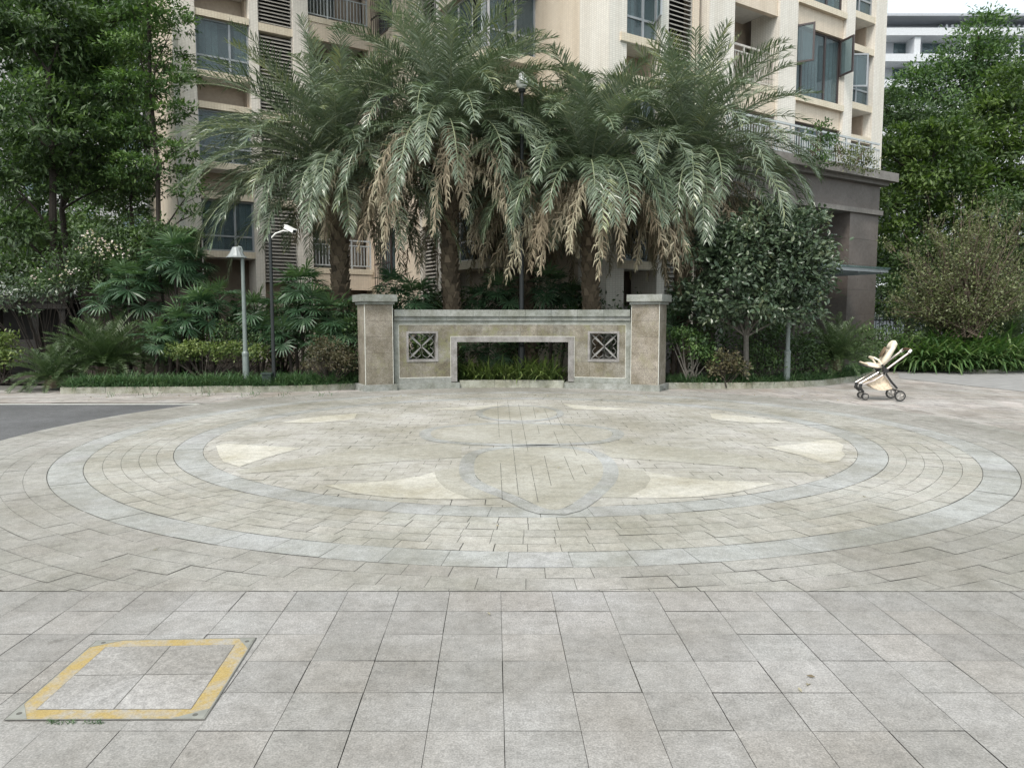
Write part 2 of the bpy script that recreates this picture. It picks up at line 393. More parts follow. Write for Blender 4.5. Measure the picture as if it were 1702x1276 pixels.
def frond(acc, base, az, el, L, droop, nl, ll, lw, phi0=1.05, phi1=.45, vee=.35, sag=.35, s0=.16, rr=(.15, .85), bend=0., power=1.4, rach=.018, rach_r=.9, tr=.0, mess=0.):
    K = 14; s = np.linspace(0, 1, K+1); th = el-droop*s**power; azs = az+bend*s
    h = np.stack([np.cos(azs), np.sin(azs), 0*s], 1)
    T = h*np.cos(th)[:, None]; T[:, 2] = np.sin(th)
    P = np.concatenate([[base], base+np.cumsum((T[:-1]+T[1:])*.5*L/K, 0)])
    ptube(acc, P, np.linspace(rach, rach*.25, K+1), rach_r, 3)
    ss = np.linspace(s0, .995, nl)
    for sd in (-1, 1):
        sj = np.clip(ss+rng.normal(0, .006, nl), 0, 1)
        p = np.stack([np.interp(sj, s, P[:, i]) for i in range(3)], 1)
        t = nrm(np.stack([np.interp(sj, s, T[:, i]) for i in range(3)], 1))
        hh = np.interp(sj, s, azs)
        b = np.stack([np.sin(hh), -np.cos(hh), 0*hh], 1)*sd
        up = nrm(np.cross(b, t)); up *= np.sign(up[:, 2:3]+1e-6)
        up = np.where(np.abs(th[-1]) > 9, up, up)
        ph = phi0+(phi1-phi0)*sj+rng.normal(0, .10+mess, nl)
        v = vee+rng.normal(0, .14+mess*1.4, nl)
        d = nrm(t*np.cos(ph)[:, None]+b*np.sin(ph)[:, None]+up*v[:, None])
        l = ll*np.clip(np.sin(PI*np.clip(.10+.86*sj, 0, 1))**.55, .25, 1)*rng.uniform(.85, 1.1, nl)
        wd = nrm(np.cross(d, up+rng.normal(0, .35, (nl, 3))))
        d2 = nrm(d+np.array([0, 0, -1])*(sag+rng.uniform(-.1, .25, nl))[:, None])
        w = (lw*rng.uniform(.8, 1.15, nl))[:, None]*.5
        m = p+d*(l*.5)[:, None]; e = m+d2*(l*.5)[:, None]
        V = np.stack([p-wd*w*.5, p+wd*w*.5, m-wd*w, m+wd*w, e-wd*w*.08, e+wd*w*.08], 1).reshape(-1, 3)
        q = np.array([[0, 1, 3, 2], [2, 3, 5, 4]])
        r = np.clip(rng.uniform(rr[0], rr[1])+rng.normal(0, .1, nl)+tr*(sj-.5), 0, 1)
        acc.add(V, (np.arange(nl)[:, None, None]*6+q[None]).reshape(-1, 4), np.repeat(r, 2))
def fanleaf(acc, p, d, Rr, nseg=13, spread=2.1, wid=.13, r=.5):
    d = nrm(np.asarray(d, float)); up = np.array([0, 0, 1.]); b = nrm(np.cross(d, up)[None])[0]
    nn = np.cross(b, d)
    a = np.linspace(-spread, spread, nseg)+rng.normal(0, .05, nseg)
    ax = d[None]*np.cos(a)[:, None]+b[None]*np.sin(a)[:, None]+nn[None]*(.10*np.abs(a))[:, None]
    ax = nrm(ax); w = nrm(np.cross(ax, nn[None]+rng.normal(0, .25, (nseg, 3))))
    L = Rr*(1-.12*np.abs(a)/spread)*rng.uniform(.9, 1.05, nseg); W = Rr*wid*.5
    p0 = np.repeat(p[None], nseg, 0)
    m = p0+ax*(L*.55)[:, None]; e = m+nrm(ax+np.array([0, 0, -.45])*rng.uniform(.4, 1.3, (nseg, 1)))*(L*.45)[:, None]
    V = np.stack([p0-w*W*.25, p0+w*W*.25, m-w*W, m+w*W, e-w*W*.25, e+w*W*.25], 1).reshape(-1, 3)
    q = np.array([[0, 1, 3, 2], [2, 3, 5, 4]])
    acc.add(V, (np.arange(nseg)[:, None, None]*6+q[None]).reshape(-1, 4), np.repeat(np.clip(r+rng.normal(0, .1, nseg), 0, 1), 2))

def sph(n):
    v = rng.normal(size=(n, 3)); return nrm(v)
def cloud(acc, lobes, dens, L, W, K=14, flat=.5, sig=.17, up=.6, fold=False, bright=.0, hang=.1, inner=.15):
    """lobes: (centre, radius(3,)); leaves gathered in clumps on each lobe's shell"""
    for c, rad in lobes:
        rad = np.broadcast_to(np.asarray(rad, float), (3,)); rm = float(rad.mean())
        k = max(5, int(K*1.5*rng.uniform(.8, 1.2)))
        dirs = sph(k); dirs[:, 2] = np.where(dirs[:, 2] < -.45, -dirs[:, 2], dirs[:, 2])
        cc = np.asarray(c)+dirs*rad*rng.uniform(.55, 1.0, (k, 1))
        n = int(dens*rm*rm); which = rng.integers(0, k, n)
        g = rng.normal(0, 1, (n, 3))*np.array([1, 1, flat])*sig*rad
        p = cc[which]+g
        ni = int(n*inner)
        p[:ni] = np.asarray(c)+sph(ni)*rad*rng.uniform(0, .85, (ni, 1))
        out = nrm((p-np.asarray(c))/rad)
        nm = nrm(out*.55+np.array([0, 0, up])+rng.normal(0, .45, (n, 3)))
        ax = nrm(out*.7+rng.normal(0, .6, (n, 3))+np.array([0, 0, -hang]))
        base = rng.uniform(.0, .75, k)[which]
        r = np.clip(base+rng.normal(0, .13, n)+bright, 0, 1)
        s = rng.uniform(.7, 1.2, n)
        leaves(acc, p, ax, nm, L*s, W*s, r, fold)

# ------------------------------------------------------------------ ground
PC = np.array([.22, 10.5])               # plaza centre
R_IN0, R_IN1, R_OUT0, R_OUT1, R_PL = 4.28, 4.60, 5.50, 5.82, 7.02
YB = 4.26
mb = MB(); mb.poly([(-300, -300, -.05), (300, -300, -.05), (300, 400, -.05), (-300, 400, -.05)])
struct(mb.build('ground', M['land']))
mb = MB(); mb.poly([(-60, 6.5, -.03), (-4, 6.5, -.03), (-4, 14.22, -.03), (-60, 14.22, -.03)])
struct(mb.build('road', M['asphalt']))
mb = MB(); mb.poly([(-60, 14.08, -.026), (-4.4, 14.08, -.026), (-4.4, 14.2, -.026), (-60, 14.2, -.026)])
struct(mb.build('road_marking', M['whiteline']))
mb = MB()
mb.poly([(-60, 14.22, -.022), (-3, 14.22, -.022), (-3, 20, -.022), (-60, 20, -.022)])
mb.poly([(3, 9, -.022), (60, 9, -.022), (60, 40, -.022), (3, 40, -.022)])
mb.poly([(3, -10, -.022), (60, -10, -.022), (60, 8.99, -.022), (3, 8.99, -.022)])
mb.poly([(-60, -10, -.022), (2.99, -10, -.022), (2.99, 6.49, -.022), (-60, 6.49, -.022)])
struct(mb.build('pavement_bed', M['joint']))
# joint bed beneath the plaza tiles
mb = MB(); mb.poly([(PC[0]+7.05*math.sin(a), PC[1]+7.05*math.cos(a), -.009) for a in np.linspace(0, -2*PI, 120, endpoint=False)])
struct(mb.build('plaza_bed', M['joint']))

def clip(poly, nx, ny, d):
    """keep nx*x+ny*y<=d"""
    out = []
    for i in range(len(poly)):
        a, b = poly[i], poly[(i+1) % len(poly)]
        da, db = nx*a[0]+ny*a[1]-d, nx*b[0]+ny*b[1]-d
        if da <= 0: out.append(a)
        if da*db < 0:
            t = da/(da-db); out.append((a[0]+(b[0]-a[0])*t, a[1]+(b[1]-a[1])*t))
    return out
def addtile(mb, poly, z, jit=.0007, r=None, tilt=.003):
    if len(poly) < 3: return
    c = np.mean(np.array(poly), 0); ax, ay = rng.normal(0, tilt, 2); dz = rng.normal(0, jit)
    mb.poly([(x, y, z+dz+(x-c[0])*ax+(y-c[1])*ay) for x, y in poly], r)
def ringtiles(mb, c, r0, r1, rows, tl, g, cond=None, off=.5, z=0):
    dr = (r1-r0)/rows
    for i in range(rows):
        a, b = r0+i*dr, r0+(i+1)*dr; n = max(6, int(round(2*PI*(a+b)/2/tl))); ph = (i % 2)*off+rng.uniform(-.1, .1)
        for k in range(n):
            gg = g*rng.choice([.5, .7, .9, 1.3], p=[.3, .35, .25, .1])
            t0 = 2*PI*(k+ph)/n; t1 = 2*PI*(k+1+ph)/n; ga = gg/(a+b)
            t0 += ga; t1 -= ga; tm = (t0+t1)/2
            q = g*.5*rng.choice([.5, .7, 1], p=[.5, .35, .15])
            P = [(c[0]+rr*math.sin(t), c[1]+rr*math.cos(t)) for rr, t in ((a+q, t0), (a+q, tm), (a+q, t1), (b-q, t1), (b-q, tm), (b-q, t0))][::-1]
            if min(p[1] for p in P) < YB: P = clip(P, 0, -1, -YB-.004)
            addtile(mb, P, z)
# foreground slabs, rows parallel to the straight joint
mb = MB(); th = R(1.2); T = .3
for i in range(-24, 24):
    for j in range(0, 26):
        g = .0022*rng.choice([.5, .7, .9, 1.15], p=[.3, .35, .25, .1])
        y1 = YB-.004-T*(j)*.993; y0 = y1-T*.993+g*2
        xo = -.065-(YB-y1)*0.0
        x0 = xo+i*T-.0; x1 = x0+T-g*2
        sh = .024
        P = [(x0+(YB-y0)*sh, y0), (x1+(YB-y0)*sh, y0), (x1+(YB-y1)*sh, y1), (x0+(YB-y1)*sh, y1)]
        # leave the access cover's square out
        cx, cy = (x0+x1)/2+(YB-y0)*sh, (y0+y1)/2
        addtile(mb, P, 0, .0005, None, .002)
struct(mb.build('foreground_paving', M['slab']))
# rows of setts outside the outer band, between the bands
mb = MB(); ringtiles(mb, PC, R_OUT1+.004, R_PL, 6, .30, .005)
struct(mb.build('outer_paving', M['sett_out']))
mb = MB(); ringtiles(mb, PC, R_IN1+.004, R_OUT0-.004, 5, .235, .006)
struct(mb.build('middle_paving', M['sett']))
mb = MB(); ringtiles(mb, PC, R_IN0, R_IN1, 1, .42, .004); ringtiles(mb, PC, R_OUT0, R_OUT1, 1, .42, .004)
struct(mb.build('paving_ring', M['blue']))
# inner disc of straight tiles clipped to the circle
mb = MB(); NC = 72; hp = [(math.sin(2*PI*k/NC), math.cos(2*PI*k/NC)) for k in range(NC)]
for i in range(-16, 17):
    for j in range(-23, 24):
        g = .0035*rng.choice([.3, .6, 1, 1.5], p=[.4, .35, .2, .05])
        w, l = .3, .2
        x0 = PC[0]+i*w+(j % 2)*w*.5; y0 = PC[1]+j*l
        P = [(x0, y0), (x0+w-g*2, y0), (x0+w-g*2, y0+l-g), (x0, y0+l-g)]
        far = max(math.hypot(p[0]-PC[0], p[1]-PC[1]) for p in P); near = min(math.hypot(p[0]-PC[0], p[1]-PC[1]) for p in P)
        if near > R_IN0: continue
        if far > R_IN0-.01:
            for nx, ny in hp:
                P = clip(P, nx, ny, nx*PC[0]+ny*PC[1]+R_IN0-.006)
                if len(P) < 3: break
        addtile(mb, P, 0, .0008)
struct(mb.build('inner_paving', M['sett_in']))
# straight pavement to the right of the circle and the strip by the kerb
mb = MB()
def outside(P, rr):
    return min(math.hypot(p[0]-PC[0], p[1]-PC[1]) for p in P) > rr
for i in range(0, 62):
    for j in range(0, 40):
        w, l = .4, .5
        x0 = 3.2+i*w+(j % 2)*.2; y0 = 4.5+j*l
        P = [(x0, y0), (x0+w-.006, y0), (x0+w-.006, y0+l-.008), (x0, y0+l-.008)]
        if not outside(P, R_PL-.42): continue
        addtile(mb, P, -.014, .001)
for i in range(0, 40):
    for j in range(0, 10):
        x0 = -3.4-i*.5; y0 = 14.24+j*.26
        addtile(mb, [(x0, y0), (x0-.492, y0), (x0-.492, y0+.254), (x0, y0+.254)][::-1], -.014, .001)
for i in range(0, 18):
    for j in range(0, 4):
        x0 = -3.4+i*.4; y0 = 16.6+j*.3
        P = [(x0, y0), (x0+.394, y0), (x0+.394, y0+.294), (x0, y0+.294)]
        if outside(P, R_PL-.25): addtile(mb, P, -.014, .001)
struct(mb.build('pavement', M['pink']))
# grey drive to the right, in front of the strap leaf bed
mb = MB(); q = [gnd(*p) for p in ((1495, 628), (1702, 650), (1850, 652), (1850, 600), (1702, 612), (1560, 608), (1490, 612))]
mb.poly([(p[0], p[1], -.008) for p in q][::1]); struct(mb.build('driveway', plain('grey drive', (.26, .255, .25), .85, var=.2, scale=3)))

# butterfly inlay, laid as thin sheets on the inner disc
def sheet(name, px, mat, z, n_sub=1, mirror=None):
    mbs = MB()
    for P in px:
        q = [gnd(*p) for p in P]
        area = sum(q[i][0]*q[(i+1) % len(q)][1]-q[(i+1) % len(q)][0]*q[i][1] for i in range(len(q)))
        if area < 0: q = q[::-1]
        mbs.poly([(p[0], p[1], z) for p in q])
    return struct(mbs.build(name, mat))
def arcpts(pts, n=6):
    """Catmull-Rom through pixel points (closed)"""
    out = []; m = len(pts); P = np.array(pts, float)
    for i in range(m):
        a, b, c, d = P[i-1], P[i], P[(i+1) % m], P[(i+2) % m]
        for t in np.linspace(0, 1, n, endpoint=False):
            out.append(.5*((2*b)+(c-a)*t+(2*a-5*b+4*c-d)*t*t+(3*b-a-3*c+d)*t**3))
    return out
def mir(P): return [(2*886-p[0]+(p[1]-760)*-.02, p[1]) for p in P]
wingL = arcpts([(540, 806), (640, 802), (722, 784), (745, 808), (786, 829), (690, 833), (600, 828), (555, 815)], 4)
creamL1 = [(540, 807), (590, 803), (650, 799), (700, 791), (722, 784), (726, 797), (738, 810), (758, 821), (786, 830), (720, 830), (650, 827), (590, 820)]
creamR1 = [(1070, 783), (1082, 796), (1072, 812), (1042, 827), (1100, 828), (1160, 826), (1220, 819), (1290, 803), (1230, 800), (1170, 798), (1120, 792)]
creamL2 = [(359, 741), (372, 737), (420, 740), (460, 742), (500, 745), (455, 757), (420, 768), (398, 776), (372, 768), (364, 757)]
creamR2 = [(1272, 743), (1330, 738), (1370, 731), (1390, 733), (1402, 740), (1399, 749), (1405, 756), (1396, 766), (1370, 769), (1330, 757)]
creamR3 = [(1180, 687), (1230, 691), (1270, 696), (1310, 703), (1250, 703), (1200, 699), (1184, 696)]
creamL3 = mir(creamR3)
creamR4 = [(935, 671), (990, 676), (1060, 680), (1010, 682), (955, 680)]
creamL4 = mir(creamR4)
dL = [(722, 784), (760, 776), (800, 776), (815, 800), (850, 826), (786, 830), (758, 821), (738, 810), (726, 797)]
dR = [(1070, 783), (1030, 776), (1000, 776), (985, 800), (950, 826), (1042, 827), (1072, 812), (1082, 796)]
stripeR = [(1005, 735), (1120, 742), (1240, 756), (1380, 782), (1372, 788), (1230, 776), (1100, 766), (1005, 760)]
stripeL = mir(stripeR)
sheet('wing_inlay', [dL, dR, stripeL, stripeR], M['wing'], .0030)
sheet('cream_inlay', [creamL1, creamR1, creamL2, creamR2, creamL3, creamR3, creamL4, creamR4], M['cream'], .0040)
head = [(864+62*math.cos(a), 687+12*math.sin(a)) for a in np.linspace(0, 2*PI, 28, endpoint=False)]
thor = arcpts([(716, 722), (740, 711), (860, 704), (990, 711), (1018, 722), (985, 734), (862, 738), (745, 733)], 5)
abdo = arcpts([(788, 775), (800, 754), (850, 745), (930, 744), (985, 756), (1003, 782), (985, 812), (925, 848), (862, 826), (800, 800)], 5)
sheet('body_inlay', [head, thor, abdo], M['wing'], .0035)
def outline(pts, w):
    q = np.array([gnd(*p)[:2] for p in pts]); c = q.mean(0); t = nrm(np.roll(q, -1, 0)-np.roll(q, 1, 0)); nn = np.stack([t[:, 1], -t[:, 0]], 1)
    s = np.sign(((q-c)*nn).sum(1).mean()); return q, q+nn*s*w
mb = MB()
for P, w in ((head, .12), (thor, .16), (abdo, .16)):
    a, b = outline(P, w)
    for k in range(len(a)):
        j = (k+1) % len(a); pts = [a[k], a[j], b[j], b[k]]
        ar = sum(pts[i][0]*pts[(i+1) % 4][1]-pts[(i+1) % 4][0]*pts[i][1] for i in range(4))
        if ar < 0: pts = pts[::-1]
        mb.poly([(x, y, .0045) for x, y in pts])
struct(mb.build('body_band', M['blue']))
mb = MB()
for P, w in ((head, .006), (thor, .005), (abdo, .007)):
    a, b = outline(P, w)
    for k in range(len(a)):
        if rng.random() < .8: continue
        j = (k+1) % len(a); pts = [a[k], a[j], b[j], b[k]]
        ar = sum(pts[i][0]*pts[(i+1) % 4][1]-pts[(i+1) % 4][0]*pts[i][1] for i in range(4))
        if ar < 0: pts = pts[::-1]
        mb.poly([(x, y, .0050) for x, y in pts])
# long joints that cut across the body
for p0, p1 in (((827, 668), (835, 834)), ((845, 672), (862, 826)), ((862, 672), (895, 838)), ((886, 676), (925, 846)), ((905, 680), (955, 800)), ((925, 690), (975, 790)), ((940, 700), (1000, 770)),
               ((725, 735), (1010, 741)), ((800, 706), (990, 708))):
    a, b = gnd(*p0), gnd(*p1); d = nrm((b-a)[None])[0]; w = np.array([-d[1], d[0], 0])*.0026
    for k in range(9):
        if rng.random() < .3: continue
        s = a+(b-a)*k/9; e = a+(b-a)*(k+.93)/9
        pts = [s-w, e-w, e+w, s+w]
        mb.poly([(p[0], p[1], .0055) for p in pts])
struct(mb.build('paving_joint', M['joint']))

# ------------------------------------------------------------------ access cover
c0 = gnd(160, 1065); c1 = gnd(427, 1060); c2 = gnd(341, 1197); c3 = gnd(5, 1198)
q = [c3, c2, c1, c0]
cov = thing('access_cover', 'square paved access cover with worn yellow painted border, flush in the grey slabs', 'access cover', np.mean(q, 0))
off = np.mean(q, 0)
Q = np.array(q)[:, :2]; Qc = Q.mean(0)
def ins(f): return Qc+(Q-Qc)*f
def bord(f0, f1, z, m):
    a, b = ins(f0), ins(f1)
    for k in range(4):
        j = (k+1) % 4; m.poly([(a[k][0], a[k][1], z), (a[j][0], a[j][1], z), (b[j][0], b[j][1], z), (b[k][0], b[k][1], z)])
mb = MB(); bord(1.0, .988, .0040, mb); mb.build('joint_gap', M['joint'], cov, off)
mb = MB(); bord(.988, .976, .0046, mb); mb.build('edge_frame', M['steel'], cov, off)
mb = MB(); bord(.975, .79, .0046, mb); mb.build('painted_border', M['yellow'], cov, off)
mb = MB(); a = ins(.79); n = 2
for i in range(n):
    for j in range(n):
        def bl(u, v): return (a[0]*(1-u)+a[1]*u)*(1-v)+(a[3]*(1-u)+a[2]*u)*v
        g = .004
        P = [bl((i+0)/n+g, (j+0)/n+g), bl((i+1)/n-g, j/n+g), bl((i+1)/n-g, (j+1)/n-g), bl(i/n+g, (j+1)/n-g)]
        addtile(mb, [tuple(p) for p in P], .0054, .0001, .55+.2*rng.random(), .0004)
mb.build('slab_inset', M['slab'], cov, off)
mb = MB(); b = ins(.79); mb.poly([(p[0], p[1], .0042) for p in b]); mb.build('inset_joint', M['joint'], cov, off)
for k in range(4):
    a = ins(.975); c = a[k]; u = (a[(k+1) % 4]-c)*.10; v = (a[k-1]-c)*.16
    mb = MB(); P = [c, c+u, c+v]
    mb.prism([tuple(p) for p in P], .0045, .0062); pl = mb.build('corner_plate', M['steel'], cov, off)
    mb = MB(); hc = c+(u+v)*.33; mb.prism([(hc[0]+.011*math.cos(t), hc[1]+.011*math.sin(t)) for t in np.linspace(0, 2*PI, 10, endpoint=False)], .0063, .0070); mb.build('lifting_hole', M['joint'], pl, off)

# ------------------------------------------------------------------ curved stone wall
WC = (.0, 10.45); WR = 6.92
def ang(px, r=WR):
    d = ray(px, 600); u = d[:2]/np.linalg.norm(d[:2]); w = -np.array(WC)
    b = u@w; t = -b+math.sqrt(b*b-(w@w)+r*r); p = u*t
    return math.atan2(p[0]-WC[0], p[1]-WC[1])
gw = thing('garden_wall', 'low curved tan granite wall with two capped end pillars and a wide low opening', 'garden wall', (0, WC[1]+WR, 0))
go = (0, WC[1]+WR, 0)
aL, aR = ang(655), ang(1048); w0, w1, w2, w3 = ang(679), ang(725), ang(980), ang(1026); o0, o1 = ang(757), ang(947)
ZB, ZT, ZW0, ZW1, ZO = .13, 1.56, .665, 1.275, 1.065
mb = MB()
def blk(a0, a1, z0, z1, nx=1, nz=1):
    for i in range(nx):
        for k in range(nz):
            mb.arcbox(WC, WR, WR+.42, a0+(a1-a0)*i/nx, a0+(a1-a0)*(i+1)/nx-.0004, z0+(z1-z0)*k/nz, z0+(z1-z0)*(k+1)/nz-.002, 2)
for s0, s1 in ((w0, w1), (w2, w3)):
    blk(s0, s1, ZB, ZW0, 2, 1); blk(s0, s1, ZW1, ZT, 2, 1)
blk(aL, w0, ZB, ZT, 1, 3); blk(w1, o0, ZB, ZT, 1, 3); blk(o1, w2, ZB, ZT, 1, 3); blk(w3, aR, ZB, ZT, 1, 3); blk(o0, o1, ZO, ZT, 7, 2)
mb.build('wall_body', M['wgran'], gw, go)
mb = MB(); n = 9
for k in range(n):
    mb.arcbox(WC, WR-.09, WR+.52, aL+(aR-aL)*k/n, aL+(aR-aL)*(k+1)/n-.0006, 1.66, 1.81, 3)
    mb.arcbox(WC, WR-.045, WR+.46, aL+(aR-aL)*k/n, aL+(aR-aL)*(k+1)/n-.0006, 1.562, 1.659, 3)
mb.build('coping', M['wgrey'], gw, go)
mb = MB(); pr = WR-.012; bw = .11/WR
mb.arcbox(WC, pr, WR-.001, aL, aL+bw, ZB, 1.48); mb.arcbox(WC, pr, WR-.001, aR-bw, aR, ZB, 1.48); mb.arcbox(WC, pr, WR-.001, aL, aR, 1.481, 1.56)
mb.arcbox(WC, pr, WR-.001, aL+bw, o0-.1/WR, ZB, .25); mb.arcbox(WC, pr, WR-.001, o1+.1/WR, aR-bw, ZB, .25)
mb.build('border_trim', M['wgrey'], gw, go)
mb = MB(); g = .010/WR; pr = WR-.010
for a in (aL+bw, aR-bw-g): mb.arcbox(WC, pr, WR-.001, a, a+g, .25, 1.47)
mb.arcbox(WC, pr, WR-.001, aL+bw, o0-.1/WR, .25, .262); mb.arcbox(WC, pr, WR-.001, o1+.1/WR, aR-bw, .25, .262); mb.arcbox(WC, pr, WR-.001, aL+bw+g, aR-bw-g, 1.468, 1.479)
for s in (-1, 1):
    e = o0-.115/WR if s < 0 else o1+.105/WR
    mb.arcbox(WC, pr-.014, WR-.001, e, e+.009/WR, .262, ZO+.135)
mb.arcbox(WC, pr-.014, WR-.001, o0-.105/WR, o1+.105/WR, ZO+.125, ZO+.135)
mb.build('grout_line', M['grout'], gw, go)
mb = MB(); fw = .10/WR; pr = WR-.03
mb.arcbox(WC, pr, WR+.44, o0-.0005, o0+.035/WR, .15, ZO); mb.arcbox(WC, pr, WR+.44, o1-.035/WR, o1+.0005, .15, ZO)
mb.arcbox(WC, pr, WR-.001, o0-fw, o0-.0006, .15, ZO); mb.arcbox(WC, pr, WR-.001, o1+.0006, o1+fw, .15, ZO)
mb.arcbox(WC, pr, WR+.44, o0-fw, o1+fw, ZO+.001, ZO+.122)
mb.build('opening_surround', M['wplum'], gw, go)
mb = MB()
mb.arcbox(WC, WR-.14, WR+.5, aL-.03, ang(763), -.03, .128, 8); mb.arcbox(WC, WR-.14, WR+.5, ang(939), aR+.03, -.03, .128, 8)
mb.build('plinth', M['wgrey'], gw, go)
mb = MB(); n = 3; s0, s1 = ang(764), ang(938)
for k in range(n): mb.arcbox(WC, WR-.06, WR+.12, s0+(s1-s0)*k/n, s0+(s1-s0)*(k+1)/n-.0008, -.03, .17, 4)
mb.build('threshold_kerb', M['kerb'], gw, go)
for px in (628, 1074):
    a = ang(px); X = Matrix.Translation((WC[0]+(WR+.19)*math.sin(a), WC[1]+(WR+.19)*math.cos(a), 0)) @ Matrix.Rotation(-a, 4, 'Z')
    pe = MB(); h = .315
    for k in range(5): pe.box(-h, h, -h, h, .13+k*.358, .13+(k+1)*.358-.003, X)
    pil = pe.build('pillar', M['wpill'], gw, go)
    mb = MB(); mb.box(-.375, .375, -.42, .40, -.03, .135, X); mb.build('pillar_base', M['wgrey'], pil, go)
    mb = MB(); mb.box(-.35, .35, -.37, .37, 1.921, 1.985, X); mb.box(-.40, .40, -.43, .43, 1.986, 2.14, X); mb.build('pillar_cap', M['wgrey'], pil, go)
    mb = MB()
    for sx in (-1, 1):
        x = sx*(h+.002); mb.box(x-.006, x+.006, -h-.004, -h+.012, .14, 1.92, X)
    mb.build('edge_grout', M['grout'], pil, go)
for (s0, s1) in ((w0, w1), (w2, w3)):
    a = (s0+s1)/2; hw = (s1-s0)/2*WR
    X = Matrix.Translation((WC[0]+WR*math.sin(a), WC[1]+WR*math.cos(a), (ZW0+ZW1)/2)) @ Matrix.Rotation(-a, 4, 'Z')
    mb = MB(); t = .045; hz = (ZW1-ZW0)/2
    for b in ((-hw-t, -hw+.004, -hz-t, hz+t), (hw-.004, hw+t, -hz-t, hz+t), (-hw+.005, hw-.005, hz-.004, hz+t), (-hw+.005, hw-.005, -hz-t, -hz+.004)):
        mb.box(b[0], b[1], -.022, .1, b[2], b[3], X)
    fr = mb.build('window_surround', M['wplum'], gw, go)
    mb = MB()
    def bar(p, q, wa, wb, y=.07, th=.012):
        p = Vector((p[0], 0, p[1])); q = Vector((q[0], 0, q[1])); d = (q-p).normalized(); n = Vector((-d.z, 0, d.x))
        P = [p-n*wa, p+n*wa, q+n*wb, q-n*wb]
        i = len(mb.v); mb.v += [tuple(X @ (v+Vector((0, y, 0)))) for v in P]+[tuple(X @ (v+Vector((0, y+th, 0)))) for v in P]
        for f in ((0, 1, 2, 3), (7, 6, 5, 4), (0, 4, 5, 1), (1, 5, 6, 2), (2, 6, 7, 3), (3, 7, 4, 0)): mb.f.append([i+k for k in f]); mb.r.append(.5)
    for sx in (-1, 1):
        for sz in (-1, 1):
            bar((sx*.012, sz*.012), (sx*hw*.52, sz*hz*.52), .010, .024); bar((sx*hw*.52, sz*hz*.52), (sx*hw*.97, sz*hz*.97), .024, .007)
    for rot in range(4):
        for sg in (-1, 1):
            P = []
            for k in range(9):
                t2 = k/8; x = sg*(.02+.20*t2)*hw/.3; z = hz*(.62+.28*math.sin(t2*PI*1.0))-.10*t2*hz
                v = (x, z)
                for _ in range(rot): v = (v[1]*hw/hz, -v[0]*hz/hw)
                P.append(X @ Vector((v[0], .076, v[1])))
            mb.tube(P, .007, 5)
    for b in ((-hw, -hw+.02, -hz, hz), (hw-.02, hw, -hz, hz), (-hw, hw, hz-.02, hz), (-hw, hw, -hz, -hz+.02)): mb.box(b[0]+.005, b[1]-.005, .066, .09, b[2]+.005, b[3]-.005, X)
    mb.build('iron_grille', M['iron'], gw, go)

# ------------------------------------------------------------------ kerbs and planting bed
def kerbline(pts, w=.12, h=.12, ln=.9):
    m = MB(); P = [np.array(p) for p in pts]
    for a, b in zip(P[:-1], P[1:]):
        L = np.linalg.norm(b-a); n = max(1, int(round(L/ln))); d = (b-a)/L; nn = np.array([-d[1], d[0]])
        for k in range(n):
            s = a+d*(L*k/n+.004); e = a+d*(L*(k+1)/n-.004)
            m.prism([tuple(s), tuple(e), tuple(e+nn*w), tuple(s+nn*w)], -.04, h+rng.normal(0, .006))
    return m
kl = [gnd(*p)[:2] for p in ((100, 653), (250, 652), (420, 651), (520, 649), (600, 645))]
struct(kerbline(kl).build('kerb', M['kerb']))
kr = [gnd(*p)[:2] for p in ((1106, 645), (1200, 645), (1300, 644), (1372, 640), (1420, 633), (1452, 624), (1475, 612), (1500, 598))]
struct(kerbline(kr).build('kerb', M['kerb']))
kr2 = [gnd(*p)[:2] for p in ((1478, 613), (1560, 617), (1640, 620), (1690, 617), (1790, 608))]
struct(kerbline(kr2, .12, .09).build('kerb', M['kerb']))
mb = MB()
bedL = [tuple(p) for p in kl]+[(-3.3, 40), (-40, 40), (-40, 18.5), (kl[0][0]-.4, 18.0)]
mb.poly([(x, y, .03) for x, y in bedL])
bedM = [(WC[0]+(WR+.1)*math.sin(a), WC[1]+(WR+.1)*math.cos(a)) for a in np.linspace(ang(600), ang(1106), 12)]+[(3.4, 40), (-3.29, 40)]
mb.poly([(x, y, .034) for x, y in bedM])
bedR = [tuple(p) for p in kr]+[(12.2, 40), (3.41, 40)]
mb.poly([(x, y, .03) for x, y in bedR])
bedR2 = [tuple(p) for p in kr2]+[(40, 40), (12.4, 40), (12.4, 26)]
mb.poly([(x, y, .026) for x, y in bedR2])
struct(mb.build('planting_bed', M['soil']))

# ------------------------------------------------------------------ apartment building
BA = R(33)
P4 = np.array([.127*20.3, 20.3, 0])
BX = Matrix.Translation(P4) @ Matrix.Rotation(BA, 4, 'Z'); BI = BX.inverted()
bld = thing('apartment_building', 'cream tiled apartment block with stepped facade behind the date palms', 'building', P4, BA)
def lray(px, py):
    o = BI @ Vector((0, 0, H)); d = BI.to_3x3() @ Vector(ray(px, py)); return o, d
def XF(px, py, y0):
    o, d = lray(px, py); t = (y0-o.y)/d.y; p = o+d*t; return p.x
def YS(px, py, x0):
    o, d = lray(px, py); t = (x0-o.x)/d.x; p = o+d*t; return p.y
class Face:
    """front: u runs along local x, depth into +y; side: u runs along local -y, depth into +x"""
    def __init__(s, kind, base): s.k = kind; s.b = base
    def box(s, m, u0, u1, d0, d1, z0, z1, r=None):
        if s.k == 'front': m.box(u0, u1, s.b+d0, s.b+d1, z0, z1, None, r)
        else: m.box(s.b+d0, s.b+d1, min(u0, u1), max(u0, u1), z0, z1, None, r)
ZTOP = 19.2
